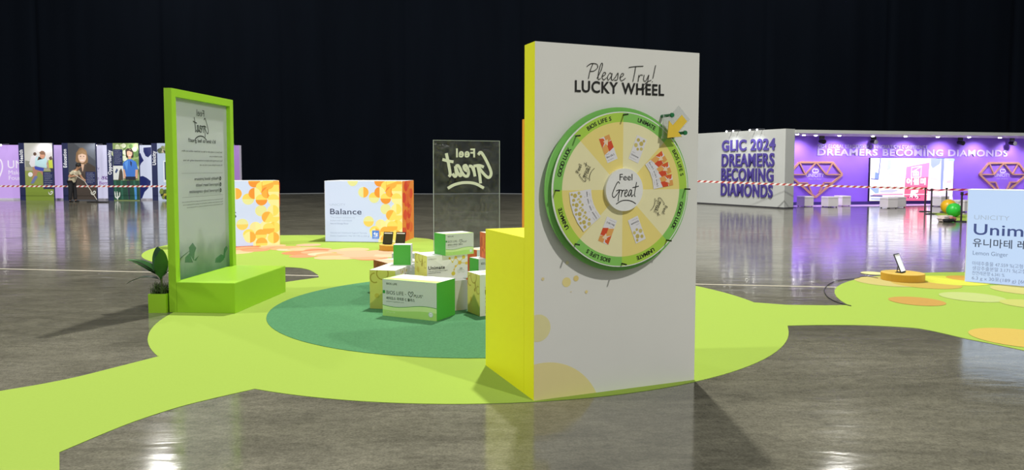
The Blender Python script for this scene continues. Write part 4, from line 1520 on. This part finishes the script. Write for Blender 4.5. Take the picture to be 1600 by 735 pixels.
def tape(label, pts, hgt=0.075, pitch=0.22, red=red_t, white=white_t):
    m = MB()
    for p, q in zip(pts, pts[1:]):
        p, q = Vector(p), Vector(q)
        L_ = (q - p).length
        n = max(2, int(L_ / pitch))
        d = (q - p) / n
        sl = d * 0.45
        sag = lambda i: Vector((0, 0, -0.02 * sin(pi * i / n)))
        off = Vector((d.y, -d.x, 0)).normalized() * 0.0015
        for i in range(n):
            a, b = p + d * i + sag(i), p + d * (i + 1) + sag(i + 1)
            h = Vector((0, 0, hgt))
            mid = (a + b) / 2
            for o_ in (off, -off):
                for v0, v1, mt in ((a, mid, red), (mid, b, white)):
                    vs = [v0 + o_, v1 + o_, v1 + h + sl + o_, v0 + h + sl + o_]
                    m.add(vs, [(0, 1, 2, 3)], mt)
    return tag(m.build('barrier_tape'), label, 'barrier tape')


steel = M('dark_steel_post', '4A4448', 0.35, metal=0.6)


def stanchion(label, x, y, h=0.88, group=None):
    t = thing('barrier_post', label, 'barrier post', (x, y, 0), 0, group)
    MB().cone((0, 0, 0), (0, 0, 0.025), 0.20, 0.17, blk, n=28).build('base', t)
    MB().cone((0, 0, 0.025), (0, 0, h - 0.09), 0.026, 0.026, steel, n=14).build('pole', t)
    MB().cone((0, 0, h - 0.09), (0, 0, h), 0.042, 0.038, blk, n=16).build('head', t, bevel=0.004)
    return t


tape('red and white striped tape stretched low before the photo banners', [(-31.0, 33.3, 0.68), (-14.9, 33.3, 0.66)])
stanchion('barrier post behind the frosted frame at the end of the left tape', -14.85, 33.3, 0.78)
tape('striped tape stretched across the white wall with purple lettering', [(6.35, 28.6, 1.05), (14.98, 26.24, 0.80)])
stanchion('barrier post hidden behind the wheel board at the tape end', 6.3, 28.6, 1.15)
PO = [(14.991, 26.24), (14.371, 24.777), (15.54, 25.876), (13.205, 21.231), (14.2, 21.9)]
for (x, y), lb in zip(PO, ['leftmost dark barrier post in front of the bright screen', 'second dark barrier post from the left, before the screen', 'third barrier post, rising behind the two balls', 'nearest barrier post, right of the green ball', 'barrier post peeking over the light box at right']):
    stanchion(lb, x, y, 0.88)
dred, dwh = M('crimson_belt', 'B8244A', 0.5), M('pink_belt', 'E9B9C0', 0.5)
tape('dark red belt joining the four barrier posts by the balls', [(14.991, 26.24, 0.79), (14.371, 24.777, 0.79)], 0.06, 0.5, dred, dred)
tape('crimson and white belt running right behind the light box', [(14.991, 26.2, 0.76), (15.54, 25.84, 0.78), (21.5, 25.6, 0.78)], 0.07, 0.35, dred, dwh)
tape('plain crimson belt from the nearest barrier post to the right', [(13.205, 21.2, 0.79), (14.2, 21.9, 0.79), (16.0, 22.2, 0.79)], 0.06, 0.5, dred, dred)

# gym balls, lime mat, bundle
mat_m = MB().prism([(14.75, 25.6), (15.5, 25.3), (15.2, 23.5), (14.3, 21.6), (13.35, 21.75), (13.9, 23.2), (14.3, 24.4)], 0.001, 0.006, lime)
tag(mat_m.build('floor_mat'), 'small lime green mat under the two gym balls', 'mat')


def gym_ball(label, x, y, r, hx):
    t = thing('gym_ball', label, 'ball', (x, y, 0.006 + r), 0)
    rib = lambda d: 1.0 + 0.006 * cos(d.z * 26)
    MB().sphere((0, 0, 0), r, M('ball_vinyl', hx, 0.3, var=0.03), 40, 40, wob=rib).build('skin', t, smooth=True)
    MB().cone((r * 0.6, -r * 0.5, r * 0.62), (r * 0.62, -r * 0.515, r * 0.64), 0.018, 0.014, white_e, n=12).build('plug', t)


gym_ball('yellow gym ball between the dark barrier posts', 15.10, 25.0, 0.25, 'D9A912')
gym_ball('bright green gym ball right of the yellow ball', 14.22, 23.25, 0.225, '2FB83C')
rb = random.Random(5)
ph = [rb.uniform(0, 6) for _ in range(6)]
lump = lambda d: 1 + 0.16 * sin(d.x * 5 + ph[0]) + 0.14 * sin(d.y * 7 + ph[1]) + 0.12 * sin(d.z * 9 + d.x * 4 + ph[2])
bu = thing('cloth_bundle', 'crumpled pale and red cloth bundle on the floor by the green ball', 'cloth', (12.75, 21.25, 0), 0.5)
MB().sphere((0, 0, 0.10), 0.20, M('pale_cloth', 'CFC0BC', 0.9, var=0.15, scale=9), 26, 14, (1.3, 0.8, 0.46), lump).build('pale_cloth', bu, smooth=True)
MB().sphere((0.10, -0.12, 0.085), 0.13, M('red_cloth', 'B07068', 0.9, var=0.2, scale=9), 22, 12, (1.1, 0.7, 0.55), lump).build('red_cloth', bu, smooth=True)
MB().sphere((-0.12, -0.16, 0.055), 0.16, M('black_cloth', '1E1E24', 0.9), 22, 12, (1.2, 0.7, 0.33), lump).build('black_cloth', bu, smooth=True)

# ================================================================== WHITE WALL WITH PURPLE LETTERS
GA = R(-60.83)
gw = thing('lettered_wall', 'white wall with large raised purple letters and lit top edge', 'wall', (7.005, 34.277, 0), GA)
GX = 2.40                                                  # the hidden length of wall left of the board's edge
GWL, GH, GD = 4.824 + GX, 3.09, 0.52
wpaint = M('white_wall_paint', 'B9BBB8', 0.6, var=0.03, scale=2)
MB().box(0, 0, 0.05, GWL, GD, GH, wpaint).build('wall_body', gw)
MB().box(0, 0.02, 0, GWL, GD, 0.05, M('dark_plinth', '3A3A40', 0.6)).build('skirting', gw)
ga = Art(GWL, GH, box_face('front', GWL, GD, GH), step=0.001, start=0.002)
ga.thick = 0.05
ga.text('GLIC 2024', GX + 1.56, 2.30, 0.42, '55489A', w=2.80, bold=0.03)
PUR = M('purple_letters', '4A3E8C', 0.45)
ga.text('DREAMERS', GX + 1.56, 1.65, 0.495, PUR, w=2.77, bold=0.024)
ga.text('BECOMING', GX + 1.55, 1.05, 0.495, PUR, w=2.75, bold=0.024)
ga.text('DIAMONDS', GX + 1.54, 0.42, 0.495, PUR, w=2.74, bold=0.024)
ga.build('raised_letters', gw)
gm = gw.matrix_basis.copy()
rotg = Matrix.Translation((7.005, 34.277, 0)) @ Matrix.Rotation(GA, 4, 'Z')
for xx in (2.09, 2.45, 3.33, 3.70):
    x = GX + xx
    b = MB().tube([(x, 0.1, GH), (x, 0.1, GH + 0.04), (x, -0.30, GH + 0.03)], 0.015, armm).build('spotlight', gw)
    MB().sphere((x, -0.33, GH), 0.032, bulbm, 12, 8).build('bulb', b)
for xx in (2.27, 3.5):
    p, q = rotg @ Vector((GX + xx, -0.5, GH - 0.02)), rotg @ Vector((GX + xx, 0, 1.4))
    spot_lamp(p, q, 28, 120, (0.93, 0.96, 1.0), 0.04, 0.9)

# ================================================================== PURPLE BOOTH
BA = R(12.2)
BO = Vector((10.525, 30.35, 0))
BL = 15.0
booth = thing('exhibition_booth', 'open purple lit booth with white canopy and big screen', 'booth', BO, BA)
purp = M('purple_wall_paint', '9268E8', 0.6, var=0.05, scale=2)
MB().box(0, 0, 0, BL, 0.2, 2.95, purp).build('back_wall', booth)
MB().box(0, -0.012, 0, BL, 0, 0.13, M('navy_skirting', '3A2C78', 0.5)).build('skirting', booth)
MB().box(0.0, -2.25, 2.93, BL, 0.2, 3.06, wpaint).build('canopy', booth)
MB().box(0.05, -1.7, 0, 0.15, 0, 2.93, purp).build('side_wall', booth)
MB().box(0.2, -1.3, 0.0005, BL, -0.012, 0.002, M('pale_booth_floor', 'C9A8E0', 0.35)).build('platform', booth)
bf = lambda a, b, o: (a, -o, b)
let_m = M('lilac_letters', 'BCB0DC', 0.4)
ba = Art(BL, 2.93, bf, step=0.001, start=0.003)
ba.thick = 0.02
ba.text('2024 GLOBAL LEADERSHIP & INNOVATION CONFERENCE', 2.51, 2.43, 0.15, let_m, w=5.45, bold=0.015)
ba.text('DREAMERS BECOMING DIAMONDS', 2.51, 2.12, 0.27, let_m, w=9.70, bold=0.028)
ba.build('raised_letters', booth)
gold = M('copper_trim', 'D8A48A', 0.35, metal=0.3)


def diamond(cx):
    a = Art(BL, 2.93, bf, step=0.0005, start=0.003)
    a.thick = 0.06
    Lx, T, Mi, Bo = 1.28, 1.82, 1.30, 0.32
    seg = [((-Lx, Mi), (-0.80, T)), ((-0.80, T), (0.80, T)), ((0.80, T), (Lx, Mi)), ((Lx, Mi), (0, Bo)), ((0, Bo), (-Lx, Mi)),
           ((-Lx, Mi), (-0.50, Mi)), ((0.50, Mi), (Lx, Mi)), ((-0.80, T), (-0.50, Mi)), ((-0.50, Mi), (0, T)), ((0, T), (0.50, Mi)), ((0.50, Mi), (0.80, T)),
           ((-0.78, 0.95), (-0.40, 0.95)), ((-0.40, 0.95), (-0.18, 0.52)), ((0.78, 0.95), (0.40, 0.95)), ((0.40, 0.95), (0.18, 0.52))]
    for i, (p, q) in enumerate(seg):
        a.stroke([(cx + p[0], p[1]), (cx + q[0], q[1])], 0.085 if i < 5 else 0.055, gold, smooth=False)
    o = a.build('diamond_emblem', booth)
    b = Art(BL, 2.93, bf, step=0.001, start=0.004)
    b.text('UNICITY', cx, 1.20, 0.14, 'E6DCF8', w=0.86, align='c', bold=0.012)
    b.text('Make Life Better', cx, 1.08, 0.06, 'D2C2F0', w=0.62, align='c')
    b.ring(cx - 0.05, 1.46, 0.055, 0.11, 'E6DCF8', 60, 340)
    b.ring(cx + 0.07, 1.46, 0.045, 0.10, 'E6DCF8', -120, 160)
    b.build('emblem_lettering', o)


diamond(2.44)
diamond(12.0)

# video screen on the back wall
SX0, SX1, SZ0, SZ1 = 5.03, 9.30, 0.14, 2.03
scr = MB().box(SX0, -0.09, SZ0, SX1, -0.001, SZ1, bezel).build('screen', booth)
K = lambda px, py: (SX0 + (px - 218) / (1290 - 218) * (SX1 - SX0), SZ1 - (py - 60) / (630 - 60) * (SZ1 - SZ0))   # reading points off the picture shown
sa = Art(20, 3, lambda a, b, o: (a, -0.09 - o, b), step=0.0015, lit=1.5, start=0.001)
sa.rect(SX0 + 0.02, SZ0 + 0.02, SX1 - 0.02, SZ1 - 0.02, 'FBFAFF')


def sp(pts, hx):
    sa.poly([K(*p) for p in pts], hx)


sp([(290, 70), (300, 70), (305, 340), (275, 340)], 'C4CCF6')
sp([(340, 60), (352, 60), (330, 340), (318, 340)], '6A70C0')
sp([(285, 250), (325, 260), (325, 345), (280, 345)], '7C92F0')
sp([(230, 330), (330, 338), (325, 350), (230, 342)], '55559A')
sp([(440, 90), (485, 80), (480, 150), (470, 220), (430, 210)], 'B9C0FA')
for p, q in (((440, 210), (380, 250)), ((420, 250), (650, 330)), ((350, 310), (520, 420)), ((470, 330), (560, 370)), ((400, 300), (420, 330)), ((600, 330), (610, 400)), ((600, 260), (660, 275)), ((600, 470), (640, 500))):
    sa.stroke([K(*p), K(*q)], 0.02, '8A86B4', smooth=False)
sp([(210, 450), (330, 450), (335, 520), (290, 530)], '8FA4F0')
sp([(340, 490), (500, 470), (600, 490), (500, 520), (350, 515)], 'B4B2E6')
sp([(270, 535), (640, 530), (640, 550), (250, 550)], 'C08AA8')
sp([(225, 550), (380, 552), (380, 572), (225, 568)], '45457E')
sp([(235, 585), (370, 588), (370, 620), (235, 610)], 'A0A8D8')
sp([(670, 180), (965, 120), (945, 628), (650, 625)], 'F08CC8')
sp([(660, 330), (958, 310), (945, 628), (650, 625)], 'EE6E98')
sp([(655, 440), (950, 430), (945, 628), (650, 625)], 'EC5E7C')
sp([(652, 545), (948, 545), (945, 628), (650, 625)], 'D85A80')
for p, q in (((735, 190), (860, 168)), ((860, 168), (855, 312)), ((855, 312), (735, 320)), ((735, 320), (735, 190)), ((735, 250), (850, 180))):
    sa.stroke([K(*p), K(*q)], 0.035, 'FFF4FA', smooth=False)
sp([(755, 250), (790, 225), (830, 245), (830, 298), (755, 300)], 'FFF4FA')
sp([(772, 260), (786, 252), (786, 274), (772, 274)], 'E48AC0')
sp([(800, 252), (814, 256), (814, 274), (800, 274)], 'E48AC0')
x0, z0 = K(672, 405)
sa.text('\uc5b4\uc378\ubbf8', x0, z0, 0.21, 'FFFFFF', w=0.98, bold=0.05)
sp([(735, 490), (830, 485), (822, 520), (790, 522), (830, 580), (815, 605), (765, 545), (752, 590), (722, 590)], 'FFFFFF')
sp([(650, 540), (945, 536), (945, 546), (650, 550)], 'F6D0DC')
for k in range(6):
    sp([(655 + 36 * k, 572), (675 + 36 * k, 572), (672 + 36 * k, 592), (652 + 36 * k, 592)], '7A3A5A')
sp([(970, 70), (1110, 65), (1090, 140), (1000, 200), (975, 160)], '9CA8F2')
sp([(1108, 65), (1150, 65), (1140, 480), (1108, 478)], '8A94F0')
sp([(970, 310), (1085, 335), (1090, 370), (975, 345)], 'F2C6C8')
sp([(1185, 360), (1255, 352), (1250, 400), (1185, 398)], 'F4B8C2')
sp([(1195, 70), (1280, 72), (1275, 100), (1200, 98)], 'A6DCF6')
for yy in (140, 180, 260):
    sp([(1185, yy), (1265, yy), (1265, yy + 5), (1185, yy + 5)], 'B8B4C8')
sp([(960, 500), (1090, 560), (1090, 620), (955, 625)], 'E2C2F2')
sp([(1130, 540), (1260, 500), (1275, 620), (1100, 620)], 'D9CCEE')
sa.build('picture', scr)

# canopy lamps: small white downlights along the front, black floodlights on the wall
downm = M('downlight_glass', 'FFFFFF', 0.3, emit=22.0)
for k, x in enumerate([0.55, 1.35, 1.9, 3.0, 4.6, 6.2, 7.8, 9.4, 11.0, 12.6, 14.0]):
    y = -0.75 if k != 0 else -1.5
    MB().cone((x, y, 2.93), (x, y, 2.90), 0.065, 0.05, downm, n=16).build('downlight', booth)
rotb = Matrix.Translation(BO) @ Matrix.Rotation(BA, 4, 'Z')
for x in (1.5, 3.3, 5.0, 6.8, 8.6, 10.4, 12.2, 14.0):
    p, q = rotb @ Vector((x, -0.85, 2.86)), rotb @ Vector((x, 0, 1.3))
    spot_lamp(p, q, 170, 120, (0.95, 0.88, 1.0), 0.05, 0.9)
for x in (2.55, 5.05, 9.45, 12.2):
    m = MB()
    m.cone((x, -0.12, 2.72), (x - 0.02, -0.42, 2.68), 0.075, 0.10, blk, n=16)
    m.box(x - 0.12, -0.26, 2.80, x + 0.12, -0.22, 2.93, blk)
    m.build('floodlight', booth, bevel=0.006)

# ------------------------------------------------------------------ poufs
pou = M('white_leatherette', 'D9D4D8', 0.55, var=0.04, scale=5)
footm = M('pouf_foot', '2A2A2E', 0.5)


def pouf(label, x, y, deg=12, w=0.46, h=0.43):
    t = thing('pouf', label, 'stool', (x, y, 0.0), R(deg), 'white cube poufs in the purple booth')
    m = MB().box(-w / 2, -w / 2, 0.03, w / 2, w / 2, h - 0.09, pou)
    m.build('body', t, bevel=0.012)
    MB().box(-w / 2 - 0.006, -w / 2 - 0.006, h - 0.09, w / 2 + 0.006, w / 2 + 0.006, h, pou).build('seat_pad', t, bevel=0.025, seg=3)
    for sx in (-1, 1):
        for sy in (-1, 1):
            MB().cone((sx * (w / 2 - 0.05), sy * (w / 2 - 0.05), 0), (sx * (w / 2 - 0.05), sy * (w / 2 - 0.05), 0.03), 0.02, 0.025, footm, n=10).build('leg', t)


for lb, x, y in (('white cube pouf partly hidden by the end of the white wall', 12.0, 29.6), ('front white pouf of the pair below the left diamond', 12.85, 29.25), ('rear white pouf of the pair below the left diamond', 13.75, 30.1),
                 ('front white pouf of the pair below the bright screen', 14.85, 28.5), ('rear white pouf of the pair below the bright screen', 15.55, 29.2), ('white pouf behind the yellow ball', 17.7, 29.9), ('white pouf behind the right barrier post and light box', 16.35, 26.2)):
    pouf(lb, x, y, 12 if lb.startswith('front') else 20)

# ================================================================== CLEANER WITH MOP
skin = M('skin', 'B98A6C', 0.6)
shirtm = M('cream_shirt', 'D9CFB2', 0.8, var=0.08, scale=12)
trou = M('black_trousers', '15151A', 0.8)
hairm = M('black_hair', '14110F', 0.6)
PX, PY = -19.62, 32.35
person = thing('person', 'person in cream shirt and black trousers bending over a mop', 'person', (PX, PY, 0), R(-8))


def skinned(name, chains, mat, parent, sub=2):
    """chains: lists of (x, y, z, r); joints at the same place are shared."""
    vs, rad, es = [], [], []

    def vid(p):
        for i, q in enumerate(vs):
            if (Vector(q) - Vector(p[:3])).length < 1e-4:
                return i
        vs.append(p[:3])
        rad.append(p[3])
        return len(vs) - 1
    for ch in chains:
        ids = [vid(p) for p in ch]
        es += list(zip(ids, ids[1:]))
    me = bpy.data.meshes.new(name)
    me.from_pydata(vs, es, [])
    o = bpy.data.objects.new(name, me)
    C.objects.link(o)
    o.parent = parent
    me.materials.append(mat)
    md = o.modifiers.new('skin', 'SKIN')
    md.use_smooth_shade = True
    for i, r_ in enumerate(rad):
        s_ = me.skin_vertices[0].data[i]
        s_.radius = (r_, r_) if isinstance(r_, float) else r_
        s_.use_root = (i == 0)
    sb = o.modifiers.new('sub', 'SUBSURF')
    sb.levels = sub
    sb.render_levels = sub
    return o


pel = (-0.06, 0, 0.93, 0.125)
wai = (0.0, 0, 1.08, 0.125)
che = (0.10, 0, 1.27, 0.145)
nkb = (0.19, 0, 1.42, 0.07)
nk = (0.25, 0, 1.48, 0.052)
hd = (0.30, 0, 1.56, 0.085)
hd2 = (0.34, 0, 1.64, 0.088)
shl, shr = (0.15, 0.17, 1.37, 0.062), (0.15, -0.17, 1.37, 0.062)
ell, elr = (0.25, 0.24, 1.10, 0.045), (0.02, -0.27, 1.13, 0.045)
hal, har = (0.50, 0.10, 0.98, 0.030), (0.27, -0.12, 1.19, 0.030)
hl, hr = (-0.05, 0.09, 0.88, 0.088), (-0.05, -0.09, 0.88, 0.088)
knl, knr = (0.0, 0.10, 0.49, 0.058), (-0.04, -0.10, 0.49, 0.058)
anl, anr = (0.02, 0.10, 0.09, 0.032), (-0.10, -0.10, 0.09, 0.032)
tol, tor = (0.13, 0.105, 0.035, 0.018), (0.01, -0.105, 0.035, 0.018)


def fingers(h, d):
    out = []
    hv = Vector(h[:3])
    d = Vector(d).normalized()
    s_ = d.cross(Vector((0, 0, 1))).normalized()
    up = s_.cross(d)
    for k, l_ in zip((-1.5, -0.5, 0.5, 1.5), (0.060, 0.075, 0.07, 0.055)):
        b = hv + up * (0.018 * k) + d * 0.03
        e = b + d * l_ * 0.55 + s_ * 0.012
        f = e + d * l_ * 0.2 - s_ * 0.03
        out.append([h, (*b, 0.010), (*e, 0.009), (*f, 0.008)])
    b = hv + up * 0.03 - s_ * 0.02
    e = b + d * 0.03 - s_ * 0.03
    out.append([h, (*b, 0.011), (*e, 0.009)])
    return out


skinned('body', [[pel, wai, che, nkb, nk, hd, hd2], [che, shl, ell, hal], [che, shr, elr, har], [pel, hl, knl, anl, tol], [pel, hr, knr, anr, tor]]
        + fingers(hal, (0.6, -0.35, -0.3)) + fingers(har, (0.7, 0.5, -0.2)), skin, person)
g = lambda p, e: (p[0], p[1], p[2], p[3] + e)
skinned('shirt', [[(-0.06, 0, 0.86, 0.150), g(pel, 0.035), g(wai, 0.035), g(che, 0.035), (0.18, 0, 1.40, 0.085)], [g(che, 0.035), g(shl, 0.025), (0.21, 0.215, 1.20, 0.066)], [g(che, 0.035), g(shr, 0.025), (0.08, -0.235, 1.23, 0.066)]], shirtm, person)
skinned('trousers', [[(-0.06, 0, 0.93, 0.12), g(hl, 0.022), g(knl, 0.03), (0.015, 0.10, 0.09, 0.078)], [(-0.06, 0, 0.93, 0.12), g(hr, 0.022), g(knr, 0.03), (-0.09, -0.10, 0.09, 0.078)]], trou, person)
for a_, t_ in ((anl, tol), (anr, tor)):
    skinned('shoe', [[(a_[0] - 0.04, a_[1], 0.045, 0.045), (a_[0] + 0.05, a_[1], 0.05, 0.050), (t_[0] + 0.07, t_[1], 0.04, 0.040)]], M('black_shoe', '101013', 0.5), person)
hm = MB().sphere((0.315, 0, 1.655), 0.118, hairm, 24, 16, (1.1, 0.95, 0.98), lambda d: 1.0 if d.x < 0.45 - max(0, d.z) * 0.5 or d.z > 0.55 else 0.80)
hm.build('hair', person, smooth=True)
fm = MB()
fm.sphere((0.425, 0, 1.585), 0.022, skin, 10, 8, (1.1, 0.7, 1.0))
fm.build('nose', person, smooth=True)
for s_ in (-1, 1):
    MB().sphere((0.405, 0.035 * s_, 1.615), 0.010, M('eye', '1A1412', 0.3), 8, 6).build('eye', person)
    MB().sphere((0.315, 0.09 * s_, 1.60), 0.026, skin, 10, 8, (0.7, 0.4, 1.1)).build('ear', person)
MB().box(0.398, -0.022, 1.542, 0.412, 0.022, 1.548, M('lip', '7A4A40', 0.6)).build('mouth', person, bevel=0.002)

mop = thing('mop', 'long handled flat mop held by the bending cleaner', 'mop', (PX, PY, 0), R(-8))
MB().tube([(0.20, -0.20, 1.28), (0.34, -0.09, 1.135), (0.53, 0.07, 0.935), (1.16, 0.02, 0.09)], 0.014, M('pale_handle', 'C9C2B4', 0.4), n=10).build('handle', mop)
MB().box(0.72, -0.10, 0.004, 1.70, 0.08, 0.05, M('mop_head', '1C1A1E', 0.9, var=0.3, scale=20)).build('mop_head', mop, bevel=0.015)
MB().cone((1.16, 0.02, 0.05), (1.145, 0.02, 0.12), 0.035, 0.022, blk, n=12).build('joint', mop)
